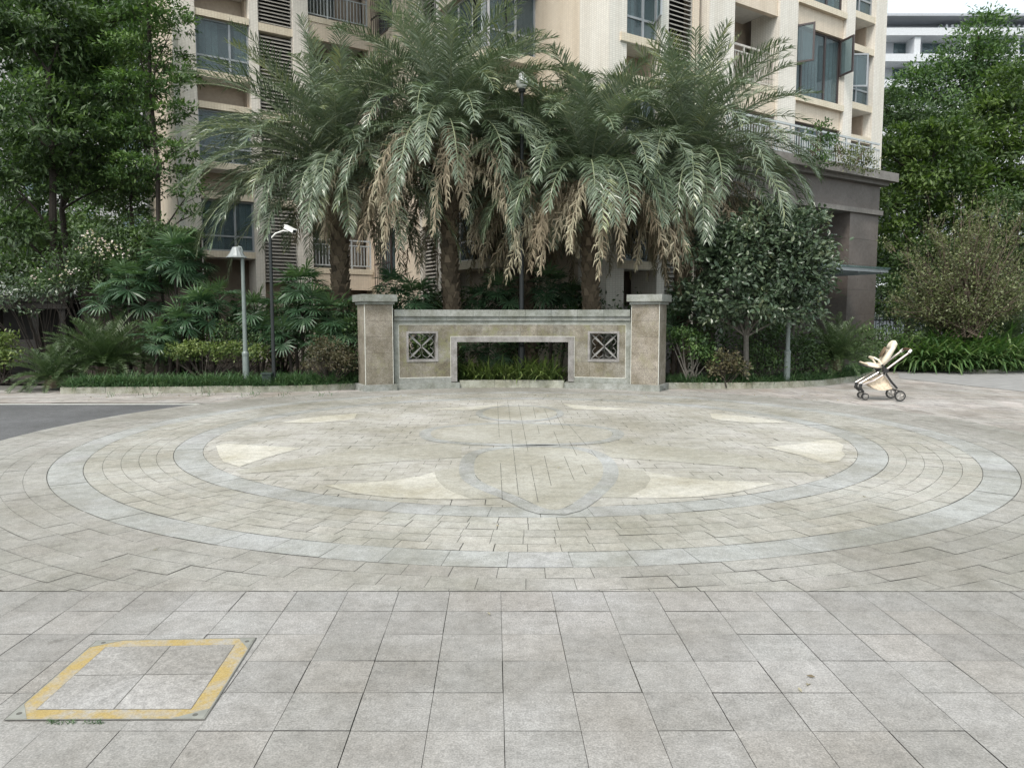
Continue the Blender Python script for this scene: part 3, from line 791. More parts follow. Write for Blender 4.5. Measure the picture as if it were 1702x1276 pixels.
FL = [2.75, 5.75, 8.75, 11.75, 14.75]
pils, pilb, ledges, recs, soffs = MB(), MB(), MB(), MB(), MB()
winid = [0]
def window(fc, u0, u1, z0, z1, splits=(.66,), fmat='fgrey', trans=.3, curtain=None, dep=.1, fw=.06):
    if u0 > u1: u0, u1 = u1, u0
    m = MB(); w = u1-u0
    fc.box(m, u0, u1, dep, dep+.07, z0, z0+fw); fc.box(m, u0, u1, dep, dep+.07, z1-fw, z1)
    fc.box(m, u0, u0+fw, dep, dep+.07, z0+fw, z1-fw); fc.box(m, u1-fw, u1, dep, dep+.07, z0+fw, z1-fw)
    for s in splits: fc.box(m, u0+w*s-fw*.6, u0+w*s+fw*.6, dep-.004, dep+.066, z0+fw, z1-fw)
    if trans:
        edges = [0]+list(splits)+[1]
        for a, b in zip(edges[:-1], edges[1:]): fc.box(m, u0+w*a+fw*.6, u0+w*b-fw*.6, dep+.002, dep+.068, z0+(z1-z0)*trans-fw*.5, z0+(z1-z0)*trans+fw*.5)
    fo = m.build('window', M[fmat], bld)
    m = MB(); fc.box(m, u0+.02, u1-.02, dep+.03, dep+.045, z0+.02, z1-.02); m.build('pane', M['glass'], fo)
    m = MB(); fc.box(m, u0, u1, .74, .76, z0, z1); m.build('room_shade_sheet', M['dark'], fo)  # black sheet behind the pane, interior shade put into its colour
    if curtain:
        m = MB(); mat, parts = curtain
        for a, b in parts:
            n = max(3, int(abs(b-a)*w/.09))
            for k in range(n):
                x0 = u0+w*(a+(b-a)*k/n); x1 = u0+w*(a+(b-a)*(k+1)/n); dd = .25+.05*(k % 2)
                fc.box(m, x0, x1-.012, dd, dd+.03, z0+.05, z1-.05)
        m.build('curtain', M[mat], fo)
    return fo
def louver(fc, u0, u1, z0, z1, step=.125):
    if u0 > u1: u0, u1 = u1, u0
    m = MB(); z = z0+.04
    while z < z1-.06:
        if fc.k == 'front':
            i = len(m.v); y = fc.b
            m.v += [(u0, y+.02, z), (u1, y+.02, z), (u1, y+.14, z+.085), (u0, y+.14, z+.085), (u0, y+.02, z-.02), (u1, y+.02, z-.02), (u1, y+.14, z+.065), (u0, y+.14, z+.065)]
        else:
            i = len(m.v); x = fc.b
            m.v += [(x+.02, u1, z), (x+.02, u0, z), (x+.14, u0, z+.085), (x+.14, u1, z+.085), (x+.02, u1, z-.02), (x+.02, u0, z-.02), (x+.14, u0, z+.065), (x+.14, u1, z+.065)]
        for f in ((0, 1, 2, 3), (7, 6, 5, 4), (0, 4, 5, 1), (2, 6, 7, 3)): m.f.append([i+k for k in f]); m.r.append(.5)
        z += step
    for u in (u0, u1-.04): fc.box(m, u, u+.04, .015, .15, z0, z1)
    lo = m.build('louver', M['louver'], bld)
    m = MB(); fc.box(m, u0, u1, .35, .37, z0, z1); m.build('louver_shade_sheet', M['dark'], lo)  # black sheet painting the shade behind the slats
def railing(fc, u0, u1, z, h=1.1, step=.12, mat='rail', dep=.06):
    if u0 > u1: u0, u1 = u1, u0
    m = MB()
    fc.box(m, u0, u1, dep, dep+.06, z+h-.06, z+h); fc.box(m, u0, u1, dep+.01, dep+.05, z+h-.24, z+h-.2); fc.box(m, u0, u1, dep+.01, dep+.05, z+.1, z+.14)
    n = int((u1-u0)/step)
    for k in range(n+1):
        u = u0+(u1-u0)*k/max(1, n)
        if k % 6 == 0: fc.box(m, u-.025, u+.025, dep+.005, dep+.055, z, z+h-.06)
        else: fc.box(m, u-.012, u+.012, dep+.018, dep+.042, z+.14, z+h-.24)
    m.build('balcony_railing', M[mat], bld)
def acwindow(fc, u0, u1, zo, curtain=None, splits=(.64,), wz=(.45, 2.2), floors=FL, sill=True):
    if u0 > u1: u0, u1 = u1, u0
    for i, f in enumerate(floors):
        f = f+zo; a, b = f+wz[0], f+wz[1]
        window(fc, u0+.003, u1-.003, a, b, splits, 'fgrey', .3, curtain if not callable(curtain) else curtain(i))
        fc.box(ledges, u0+.002, u1-.002, -.06, .78, a-.22, a-.003); fc.box(ledges, u0+.002, u1-.002, -.06, .25, b+.003, b+.22)
        fc.box(soffs, u0+.004, u1-.004, -.03, .73, a-.236, a-.222)
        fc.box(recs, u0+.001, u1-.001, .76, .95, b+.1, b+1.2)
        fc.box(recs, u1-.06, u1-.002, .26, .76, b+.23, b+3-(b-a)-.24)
        fc.box(soffs, u0+.004, u1-.004, .26, .75, b+.02, b+.19)
def pilaster(fc, u0, u1, proj=.06, mat=None, back=1.0, z0=0., z1=ZTOP):
    fc.box(mat or pils, min(u0, u1), max(u0, u1), -proj, back, z0, z1)
def balcony(fc, u0, u1, zo, floors=FL, slab=.45, rail='rail', dep=1.35, z0=0):
    if u0 > u1: u0, u1 = u1, u0
    for f in floors:
        f = f+zo
        fc.box(ledges, u0+.002, u1-.002, -.05, .14, f-.2, f)
        fc.box(pilb, u0+.002, u1-.002, -.02, .15, f-.8, f-.204)
        fc.box(soffs, u0+.003, u1-.003, .151, dep, f-.6, f-.01)
        railing(fc, u0+.03, u1-.03, f, mat=rail)
        m = MB(); w = u1-u0
        for a, b in ((.08, .34), (.36, .62)): fc.box(m, u0+w*a, u0+w*b, dep-.05, dep+.02, f+.02, f+2.05)
        d = m.build('balcony_door', M['glass'], bld)
        m = MB()
        for a, b in ((.06, .08), (.34, .36), (.62, .64)): fc.box(m, u0+w*a, u0+w*b, dep-.07, dep+.03, f, f+2.08)
        m.build('door_frame', M['fbrown'], d)
    fc.box(recs, u0-.2, u1+.2, dep+.005, dep+.3, z0, ZTOP-.1)

# ---- front C
C = Face('front', 0.0); cx = lambda px, py=100: XF(px, py, 0.0)
u = {p: cx(p) for p in (1008, 1030, 1095, 1108, 1150, 1160, 1168, 1210, 1290, 1320, 1400, 1415, 1450, 1468)}
pilaster(C, 0.003, u[1030], .0); pilaster(C, u[1095], u[1108]); pilaster(C, u[1150], u[1160], .02, pilb); pilaster(C, u[1168], u[1210], .22, z0=5.52); pilaster(C, u[1290], u[1320], .10, z0=5.52)
pilaster(C, u[1400], u[1415], .10, z0=5.52); pilaster(C, u[1450], u[1468], .08, z0=5.52)
acwindow(C, u[1030], u[1095], 0, lambda i: ('curt', ((.0, .5),)) if i == 2 else ('curt', ((.66, 1),)))
for f in FL: louver(C, u[1108]+.003, u[1150]-.003, f-.6, f+2.37)
for f in FL:
    C.box(pilb, u[1108]+.003, u[1150]-.003, -.01, .3, f+2.375, f+2.395)
    railing(C, u[1160]+.002, u[1168]-.002, f)
recs.box(u[1108], u[1168], .6, .9, 0, ZTOP-.1)
balcony(C, u[1210]+.001, u[1290]-.001, 0, FL[2:], z0=5.52)
for i, f in enumerate(FL[1:]):
    window(C, u[1320]+.003, u[1400]-.003, f, f+2.2, (.2, .68), 'fbrown', 0, ('curt', ((.3, .62), (.8, 1))))
    C.box(pilb, u[1320]+.002, u[1400]-.002, .0, .4, f+2.203, f+2.8); C.box(ledges, u[1320]+.002, u[1400]-.002, -.14, .4, f+2.803, f+2.997)
acwindow(C, u[1415], u[1450], 0, lambda i: ('curtb', ((.0, .3),)), (.4,), (.25, 1.95), FL[1:])
# casements swung open on the third floor
fsash = Face('front', 0.0)
def sash(x0, z0, z1, w, angdeg, hingedir, mat):
    X = Matrix.Translation((x0, .06, 0)) @ Matrix.Rotation(R(angdeg), 4, 'Z')
    m = MB(); t = .055; x1 = w*hingedir; a, b = min(0, x1), max(0, x1)
    m.box(a, b, -.03, .02, z0, z0+t, X); m.box(a, b, -.03, .02, z1-t, z1, X); m.box(a, a+t, -.03, .02, z0+t, z1-t, X); m.box(b-t, b, -.03, .02, z0+t, z1-t, X)
    o = m.build('open_casement', M[mat], bld)
    m = MB(); m.box(a+.02, b-.02, -.012, .002, z0+.02, z1-.02, X); m.build('pane', M['glass'], o)
sash(u[1320]+.05, 9.72, 10.9, .62, -62, 1, 'fbrown'); sash(u[1400]-.05, 9.72, 10.9, .62, 118, 1, 'fbrown') if False else sash(u[1400]-.05, 9.72, 10.9, .62, 75, -1, 'fbrown')
sash(u[1415]+.04, 9.5, 10.6, .6, -35, 1, 'fgrey')
sash(u[1095]-.05, 9.75, 10.9, .5, 60, -1, 'fgrey')
# ---- side S2 (between B and C)
S2 = Face('side', 0.0); ys = lambda px, py=60: YS(px, py, 0.0)
yB = ys(893); y965 = ys(965)
S2.box(pils, 0.004, y965, -.03, .6, 0, ZTOP-.003); S2.box(pilb, y965+.002, yB+.3, .0, .5, 0, ZTOP-.01)
# ---- front B with the corner bay window
B = Face('front', yB); xB = XF(808, 60, yB)
bz = lambda f: (f+.62, f+2.5)
for i, f in enumerate(FL):
    a, b = bz(f)
    window(B, xB+.003, -.003, a, b, (.6,), 'fgrey', .33, ('curt', ((.0, .55),)))
    B.box(ledges, xB-.1, -.004, -.12, .7, a-.25, a-.003); B.box(ledges, xB-.1, -.004, -.12, .3, b+.003, b+.25)
    B.box(recs, xB+.1, -.003, .55, .9, b+.1, b+1.3)
    B.box(soffs, xB-.07, -.006, -.09, .69, a-.265, a-.252)
# ---- side S1
S1 = Face('side', xB); yy = lambda px, py=60: YS(px, py, xB)
yA = yy(618)
v = {p: yy(p) for p in (625, 652, 697, 701, 722, 728, 735, 806)}
for i, f in enumerate(FL):
    a, b = bz(f)
    window(S1, yB+.08, v[735], a, b, (.33, .66), 'fwhite', .33, ('curt', ((.7, .95),)))
    S1.box(ledges, yB+.59, v[735], -.12, .7, a-.25, a-.003); S1.box(ledges, yB+.31, v[735], -.12, .3, b+.003, b+.25)
    S1.box(recs, yB+1., v[735], .55, .9, b+.1, b+1.3)
    louver(S1, v[722]-.003, v[701]+.003, f-.55, f+1.9); S1.box(ledges, v[722], v[701], -.06, .3, f+1.95, f+2.35)
    window(S1, v[652], v[625], f+.3, f+2.2, (.4,), 'fbrown', 0, ('curt', ((.3, .9),)))
    m = MB()
    for k in range(9): S1.box(m, v[652]+(v[625]-v[652])*k/8-.012, v[652]+(v[625]-v[652])*k/8+.012, -.2, -.17, f+.1, f+2.3)
    for z in (f+.1, f+.9, f+2.27): S1.box(m, v[652]-.02, v[625]+.02, -.21, -.16, z, z+.04)
    m.build('burglar_bars', M['fbrown'], bld)
    S1.box(pilb, v[652], v[625], 0, .4, f-.8, f+.297)
pilaster(S1, v[735], v[728], .06); pilaster(S1, v[701], v[697], .06)
S1.box(pilb, v[697]+.002, v[652]-.002, 0, .6, 0, ZTOP-.02); S1.box(pilb, v[625]+.002, yA+.4, 0, .6, 0, ZTOP-.02)
S1.box(recs, v[735], v[701], .5, .9, 0, ZTOP-.1)
# ---- front A
A = Face('front', yA); ax = lambda px, py=100: XF(px, py, yA); ZA = .75
w = {p: ax(p) for p in (296, 325, 415, 430, 487, 512, 613)}
pilaster(A, w[296], w[325], .10); pilaster(A, w[415], w[430], .04); pilaster(A, w[487], w[512], .10)
acwindow(A, w[325], w[415], ZA, lambda i: ('curtb', ((.0, .5),)) if i == 1 else ('curt', ((.1, .45), (.75, 1))))
for f in FL: louver(A, w[430]+.003, w[487]-.003, f+ZA-.6, f+ZA+2.1); A.box(ledges, w[430]+.003, w[487]-.003, -.03, .3, f+ZA+2.12, f+ZA+2.38)
recs.box(w[430], w[487], yA+.5, yA+.9, 0, ZTOP-.1)
balcony(A, w[512]+.001, w[613], ZA, rail='railw')
A.box(pilb, w[613]+.002, xB-.003, .0, .6, 0, ZTOP-.03)
# left end wall of A and bodies of the block
pilb.box(w[296]+.02, w[296]+.4, yA+1.005, yA+9, 0, ZTOP-.02)
core = MB()
core.box(.62, u[1160]+.1, 1.67, 10, 3.0, 5.50); core.box(.62, u[1468]-.1, 1.66, 10, 5.52, ZTOP-.15); core.box(.62, u[1160]+.1, 1.66, 10, 0, 2.99)
core.box(xB+.95, .61, yB+.95, 15, 0, ZTOP-.16); core.box(w[296]+.41, xB+.94, yA+1.7, yA+9, 0, ZTOP-.17)
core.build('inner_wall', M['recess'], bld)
pils.build('pilaster_wall', M['tile'], bld); pilb.build('beige_wall', M['beige'], bld); build_split(ledges, 'ledge_band', M['ledge'], bld); recs.build('recess_wall', M['recess'], bld); build_split(soffs, 'soffit', M['soffit'], bld)
mb = MB(); mb.box(w[296]-.3, u[1468]+.3, -.5, yA+9.3, ZTOP, ZTOP+.3); mb.build('roof', M['soffit'], bld)
# ground storey panels
mb = MB(); mb.box(u[1030]+.01, u[1168]-.3, .1, .9, 0, 1.95); mb.build('base_wall', M['brown'], bld)
# entrance portal
yp = -.45
px0, px1 = XF(1195, 330, yp), XF(1462, 330, yp)
mb = MB(); mb.box(px0, px1, yp, -.24, 5.36, 6.2); mb.box(px0, px1, yp+.001, 1.6, 5.36, 5.5)
mb.build('portal_beam', M['brown'], bld)
mb = MB(); mb.box(px0-.3, px1+.42, yp-.42, -.10, 6.33, 6.62); mb.box(px0-.2, px1+.2, yp-.2, -.12, 6.205, 6.328); mb.box(px0-.1, px1+.1, yp-.10, .3, 5.20, 5.357)
mb.build('portal_coping', M['coping'], bld)
pw = XF(1410, 450, yp)
mb = MB()
for k in range(6): mb.box(pw, px1, yp+.01, 1.2, k*.867, (k+1)*.867-.005)
for k in range(6): mb.box(pw-.9, pw-.003, 1.0, 3.5, k*.867, (k+1)*.867-.005)
mb.build('portal_pillar', M['brown'], bld)
mb = MB(); mb.box(px0, px1, 3.2, 3.4, 0, 5.19); mb.box(px0, px0+.4, yp+.02, 3.19, 0, 5.19); mb.build('portal_back_wall', M['brown'], bld)
mb = MB(); xa = XF(1480, 450, -2.2); mb.box(px0+1.5, xa, -2.2, 1.0, 3.16, 3.22); aw = mb.build('glass_awning', M['awn'], bld)
mb = MB(); mb.box(px0+1.5, xa-.05, -2.16, -2.1, 3.06, 3.155); mb.box(px0+1.5, xa-.05, .4, .5, 3.03, 3.155)
for k in range(4): xx = px0+2+(xa-px0-2.3)*k/3; mb.box(xx-.04, xx+.04, -2.1, 1.0, 3.02, 3.15)
mb.build('awning_beam', M['fgrey'], aw)
mb = MB(); xx = XF(1396, 440, -1.2); mb.tube([(xx, -1.3, 3.22), (xx-.15, 0.2, 4.35)], .035, 8); mb.tube([(xx-.15, .2, 4.35), (xx-2.2, .6, 4.4)], .02, 6); mb.build('awning_strut', M['railw'], aw)
mb = MB(); mb.box(XF(1330, 480, .9), pw-.91, .9, 1.3, 2.2, 2.95); mb.build('door_lintel_panel', M['coping'], bld)
C2 = Face('front', yp-.15)
railing(C2, px0+.2, px1-.25, 6.62, 1.0, .12, 'railw')

# ------------------------------------------------------------------ far buildings
fb = thing('tower_block', 'far white tower with grey flat roof and white balcony bands above the right trees', 'building', (38, 78, 0))
bo = (38, 78, 0)
def zY(py, Y): return at(CX, py, Y)[2]
def xY(px, Y): return (px-CX)/F*Y*1.03
Y0 = 76; X0, X1 = xY(1380, Y0), xY(1980, Y0)
mb = MB(); mb.box(X0, X1, Y0+1.5, Y0+14, 0, zY(33, Y0)); mb.build('wall', M['bgrey'], fb, bo)
mb = MB(); mb.box(X0-.5, X1+1, Y0-.8, Y0+15, zY(32, Y0), zY(28, Y0)); mb.build('roof', M['bgrey'], fb, bo)
mb = MB()
zt = [zY(49, Y0), zY(62, Y0)]; step = zt[0]-zY(92, Y0)
k = 0; z = zt[0]
while z > 1:
    mb.box(X0, X1, Y0-.4, Y0+1.5, z-.72, z); z -= step
mb.build('balcony_band', M['bwhite'], fb, bo)
mb = MB(); z = zt[0]; zi = 0
xs = np.arange(X0, X1, .55)
for x in xs:
    if x > xY(1512, Y0): mb.box(x, x+.2, Y0+.2, Y0+.6, zt[0]+.003, zY(40, Y0))
mb.build('fin', M['bwhite'], fb, bo)
for fl in range(1, 9):
    zc = zt[0]-step*fl
    for k in range(12):
        x = X0+2+k*2.9
        m = MB(); m.box(x, x+1.9, Y0+1.42, Y0+1.497, zc+.15, zc+step-.85); wv = m.build('window', M['glass'] if k % 3 else M['curt'], fb, bo)
    for k in range(7):
        m = MB(); m.box(X0+1.2+k*4.9, X0+1.8+k*4.9, Y0-.2, Y0+1.49, zc+.004, zc+step-.725); m.build('balcony_partition', M['bwhite'], fb, bo)
fb2 = thing('tower_block', 'pale far block glimpsed above the left trees', 'building', (-40, 68, 0)); bo = (-40, 68, 0)
mb = MB(); mb.box(-52, -30, 66, 80, 0, 42); mb.build('wall', M['bpale'], fb2, bo)
for k in range(10):
    for j in range(5):
        m = MB(); m.box(-51+j*4.2, -49+j*4.2, 65.95, 65.998, 6+k*3.2, 7.8+k*3.2); m.build('window', M['glass'], fb2, bo)

# ------------------------------------------------------------------ lamps, camera pole, boxes
def hatlamp(px, pyb, Y, ptop, label):
    b = at(px, pyb, Y); b[2] = .03
    t = thing('street_lamp', label, 'lamp', b, 0, 'hat lamps on grey posts')
    ht = at(px, ptop, Y)[2]
    m = MB(); m.tube_z([(0, .075), (.72, .070), (.76, .078), (.80, .078), (.84, .05), (ht-.1, .038), (ht, .036)], (0, 0, 0), 14)
    m.build('post', M['lampgrey'], t)
    m = MB(); pts = [(0, 0, ht-.02)]+[(-.01-.14*(1-math.cos(k*PI/6)), 0, ht+.22*math.sin(k*PI/6)*.8) for k in range(7)]
    m.tube([(0, 0, ht-.02), (0, 0, ht+.10), (-.02, 0, ht+.15), (-.07, 0, ht+.17), (-.13, 0, ht+.14)], .022, 8); m.build('arm', M['lampgrey'], t)
    m = MB(); n = 26; zt2 = ht+.17; prof = [(.03, .0), (.085, -.015), (.13, -.12), (.185, -.21), (.225, -.245), (.215, -.25)]
    base = len(m.v); cxx = -.13
    for r_, z_ in prof:
        for j in range(n):
            w_ = 2*PI*j/n; q_ = r_*(1+(.035 if j % 2 else -.02)*(r_ > .1)); m.v.append((cxx+q_*math.cos(w_), q_*math.sin(w_), zt2+z_))
    for k in range(len(prof)-1):
        for j in range(n): m.f.append([base+k*n+j, base+k*n+(j+1) % n, base+(k+1)*n+(j+1) % n, base+(k+1)*n+j]); m.r.append(.5)
    m.f.append([base+j for j in range(n)]); m.r.append(.5)
    sh = m.build('lamp_shade', M['shade'], t)
    m = MB(); m.tube_z([(zt2-.03, .02), (zt2-.16, .05), (zt2-.21, .05), (zt2-.23, .02)], (cxx, 0, 0), 10); m.build('bulb', M['white'], sh)
    return t
hatlamp(409, 622, 16.9, 425, 'grey post lamp with a fluted conical shade in the left planting bed')
hatlamp(1308, 618, 17.7, 418, 'grey post lamp half hidden in the round glossy tree')
b = at(867, 500, 17.95); b[2] = .03
gl = thing('globe_lamp', 'tall dark post lamp with a white globe rising between the palms', 'lamp', b)
zt = at(867, 150, 17.95)[2]
m = MB(); m.tube_z([(0, .09), (.9, .085), (.95, .06), (zt*.6, .05), (zt-.1, .04), (zt-.08, .07), (zt-.02, .09), (zt, .07)], (0, 0, 0), 12); m.build('post', M['black'], gl)
m = MB(); m.tube_z([(zt, .06), (zt+.04, .11), (zt+.12, .145), (zt+.18, .135), (zt+.24, .09), (zt+.28, .05), (zt+.30, .075), (zt+.33, .07), (zt+.36, .04), (zt+.41, .012)], (0, 0, 0), 18); m.build('globe', M['globe'], gl, smooth=True)
b = at(455, 612, 16.7); b[2] = .03
cpole = thing('camera_pole', 'slim dark pole carrying a white security camera above the fan palms', 'camera pole', b)
zt = at(452, 392, 16.7)[2]
m = MB(); m.tube_z([(0, .045), (.3, .045), (zt-.2, .036), (zt, .032)], (0, 0, 0), 10); m.build('pole', M['black'], cpole)
m = MB(); m.tube([(0, 0, zt-.1), (.12, 0, zt+.02), (.3, -.02, zt+.08), (.42, -.05, zt+.06)], .016, 6); m.build('bracket', M['white'], cpole)
X = Matrix.Translation((.47, -.08, zt+.10)) @ Matrix.Rotation(R(-25), 4, 'Z') @ Matrix.Rotation(R(24), 4, 'Y') @ Matrix.Scale(.82, 4)
m = MB(); m.box(-.17, .15, -.055, .055, -.04, .05, X); m.box(-.19, .20, -.065, .065, .052, .066, X); ch = m.build('camera_housing', M['white'], cpole)
m = MB(); m.box(.151, .165, -.045, .045, -.03, .04, X); m.build('lens', M['black'], ch)
b = at(444, 607, 16.6); b[2] = .03
ub = thing('utility_box', 'small dark green utility box at the foot of the camera pole', 'utility box', b)
m = MB(); m.box(-.10, .10, -.08, .08, 0, .34); m.build('cabinet', M['boxgreen'], ub)
m = MB(); m.box(-.12, .12, -.10, .10, .341, .37); m.build('lid', M['boxgreen'], ub)
m = MB(); m.box(-.085, .085, -.09, -.081, .03, .31); m.build('door', M['boxgreen'], ub)
# dark garden shelter on the left
b = at(70, 570, 21.5); b[2] = .03
gs = thing('garden_shelter', 'dark timber garden shelter in deep shade behind the cycads on the left', 'shelter', b)
m = MB(); m.box(-3.4, 1.35, -.9, 1.6, 2.05, 2.22); m.box(-3.3, 1.25, -.85, -.7, 1.85, 2.04); m.build('roof', M['timber'], gs)
for x in (-3.2, -1.6, -.75, .35, 1.1):
    m = MB(); m.box(x-.09, x+.09, -.8, -.62, 0, 1.849); m.build('post', M['timber'], gs)
m = MB(); m.box(-3.3, 1.2, 1.3, 1.4, 0, 2.04); m.build('back_panel', M['timber'], gs)
m = MB(); m.box(-3.1, 0.3, -.3, .1, .40, .46)
for x in (-2.9, -1.5, .1): m.box(x-.04, x+.04, -.25, .05, 0, .399)
m.build('bench', M['timber'], gs)
m = MB(); m.box(-3.05, .26, -.72, -.68, .35, 1.0); m.build('front_panel', M['timber'], gs)
# dark railing fence between portal and right trees
b = at(1490, 560, 27); b[2] = .03
fe = thing('metal_fence', 'dark metal bar fence between the portal and the sparse bush', 'fence', b)
m = MB()
for k in range(22): m.tube([(-.9+k*.13, 0, 0), (-.9+k*.13, 0, 1.75)], .014, 5)
m.build('bar', M['black'], fe)['kind'] = 'stuff'
m = MB(); m.box(-.95, 1.9, -.03, .03, 1.5, 1.55); m.box(-.95, 1.9, -.03, .03, .2, .25); m.build('rail', M['black'], fe)

# ------------------------------------------------------------------ pushchair
SY = 14.75
s0 = gnd(1460, 660)
sb = at(1460, 661, SY); sb[2] = 0
st = thing('stroller', 'empty cream baby stroller standing on the paving beside the right bed', 'stroller', sb)
st.rotation_euler = (0, 0, R(-10))
def sp_(cx_, cy_, y=0): p = at(1390+cx_/9.11, 540+cy_/9.11, SY); return (p[0]-sb[0], y, p[2]+.012)
G = .24
mm_ = MB(); dk = MB()
for y in (-G, G):
    mm_.tube([sp_(700, 665, y), sp_(850, 545, y), sp_(1000, 425, y)], .020, 8)
    mm_.tube([sp_(650, 752, y), sp_(520, 838, y), sp_(380, 905, y*.75)], .019, 8)
    dk.tube([sp_(690, 735, y), sp_(760, 845, y), sp_(845, 950, y)], .021, 8)
    dk.tube([sp_(640, 600, y*.86), sp_(690, 680, y*.9), sp_(655, 750, y)], .02, 8)
    mm_.tube([sp_(610, 715, y*.6), sp_(480, 800, y*.6), sp_(340, 890, y*.6)], .010, 6)
mm_.tube([sp_(520, 838, -G), sp_(520, 838, G)], .010, 6); mm_.tube([sp_(1000, 425, -G), sp_(1000, 425, -G+.01)], .016, 8)
mm_.build('frame', M['alu'], st)
dk.tube([sp_(870, 985, -G-.02), sp_(870, 985, G+.02)], .012, 8)
dk.build('rear_leg', M['tyre'], st)
for y in (-G, G):
    m = MB(); X = Matrix.Translation(sp_(685, 688, y*1.04)) @ Matrix.Rotation(PI/2, 4, 'X')
    m.v = []; 
    for z, q_ in ((-.03, .05), (.03, .05)):
        for j in range(12): m.v.append(tuple(X @ Vector((q_*math.cos(j*PI/6), q_*math.sin(j*PI/6), z))))
    for j in range(12): m.f.append([j, (j+1) % 12, 12+(j+1) % 12, 12+j]); m.r.append(.5)
    m.f.append(list(range(12))[::-1]); m.f.append(list(range(12, 24))); m.r += [.5, .5]
    m.build('joint', M['tyre'], st)
m = MB(); m.tube([sp_(1000, 425, -G), sp_(1040, 385, -G+.03), sp_(1050, 372, -G+.09), sp_(1050, 372, G-.09), sp_(1040, 385, G-.03), sp_(1000, 425, G)], .022, 8); m.build('handlebar', M['leather'], st)
m = MB()
for y in (-G, G): m.tube([sp_(1005, 420, y), sp_(1045, 380, y*.9)], .027, 8)
m.build('handle_joint', M['white'], st)
def pad(pts, w, th, mat, name, parent=st, ybias=0, n=10):
    """padded shell following a side profile"""
    mm = MB(); P = [np.array(p) for p in pts]; K = len(P)
    for k, p in enumerate(P):
        t = nrm((P[min(k+1, K-1)]-P[max(k-1, 0)])[None])[0]; nn = np.array([-t[2], 0, t[0]])
        ww = w[k] if hasattr(w, '__len__') else w; tt = th[k] if hasattr(th, '__len__') else th
        for j in range(16):
            a_ = 2*PI*j/16; c_, s_ = math.cos(a_), math.sin(a_)
            ex = np.sign(c_)*abs(c_)**.5; ez = np.sign(s_)*abs(s_)**.7
            q_ = p+np.array([0, 1, 0])*ex*ww+nn*ez*tt-nn*tt*.7*(1-abs(ex)**2)*.8
            mm.v.append(tuple(q_))
    for k in range(K-1):
        for j in range(16): mm.f.append([k*16+j, k*16+(j+1) % 16, (k+1)*16+(j+1) % 16, (k+1)*16+j]); mm.r.append(.5)
    mm.f.append(list(range(16))[::-1]); mm.f.append([(K-1)*16+j for j in range(16)]); mm.r += [.5, .5]
    return mm.build(name, M[mat], parent, smooth=True)
bk = pad([sp_(660, 628), sp_(690, 560), sp_(740, 470), sp_(790, 385), sp_(825, 330)], [.12, .17, .18, .17, .16], [.03, .05, .055, .05, .045], 'fabric', 'backrest')
pad([sp_(790, 375), sp_(822, 315), sp_(850, 270), sp_(865, 246)], [.12, .14, .125, .07], [.05, .06, .05, .02], 'fabric', 'headrest', bk)
pad([sp_(690, 500, 0), sp_(735, 420), sp_(770, 350)], [.06, .075, .05], [.012, .02, .012], 'fabbrown', 'harness_pad', bk).location = (-.045, 0, .012)
pad([sp_(670, 632), sp_(600, 640), sp_(520, 625), sp_(460, 605)], [.14, .17, .17, .15], [.035, .045, .045, .03], 'fabric', 'seat')
pad([sp_(470, 612), sp_(420, 590), sp_(385, 575)], [.14, .14, .12], .014, 'fabpat', 'footrest')
m = MB()
for y in (-.055, .055): m.tube([sp_(800, 350, y), sp_(735, 440, y), sp_(690, 540, y), sp_(640, 600, y*.3)], .011, 5)
m.tube([sp_(648, 596, -.06), sp_(640, 594, 0), sp_(648, 596, .06)], .014, 5)
m.build('harness_strap', M['fabbrown'], st)
m = MB()
for y in (-.14, .14): m.tube([sp_(640, 668, y), sp_(500, 650, y), sp_(378, 610, y)], .011, 6)
m.tube([sp_(378, 610, -.14), sp_(378, 610, .14)], .011, 6); m.build('footrest_frame', M['tyre'], st)
m = MB(); m.tube([sp_(640, 600, -.2), sp_(600, 535, -.2), sp_(545, 500, -.16), sp_(538, 497, 0), sp_(545, 500, .16), sp_(600, 535, .2), sp_(640, 600, .2)], .02, 8); m.build('bumper_bar', M['fabric'], st)
m = MB(); prof = [(650, 775), (560, 830), (455, 890), (520, 950), (600, 982), (660, 988), (740, 975), (792, 958), (740, 850), (685, 760)]
n = len(prof); i0 = 0
for y in (-.19, .19): m.v += [sp_(a_, b_, y*(.7 if b_ < 800 else 1)) for a_, b_ in prof]
m.f.append(list(range(n))); m.f.append(list(range(n, 2*n))[::-1]); m.r += [.5, .5]
for j in range(n): m.f.append([j, n+j, n+(j+1) % n, (j+1) % n]); m.r.append(.5)
m.build('basket', M['fabpat'], st)
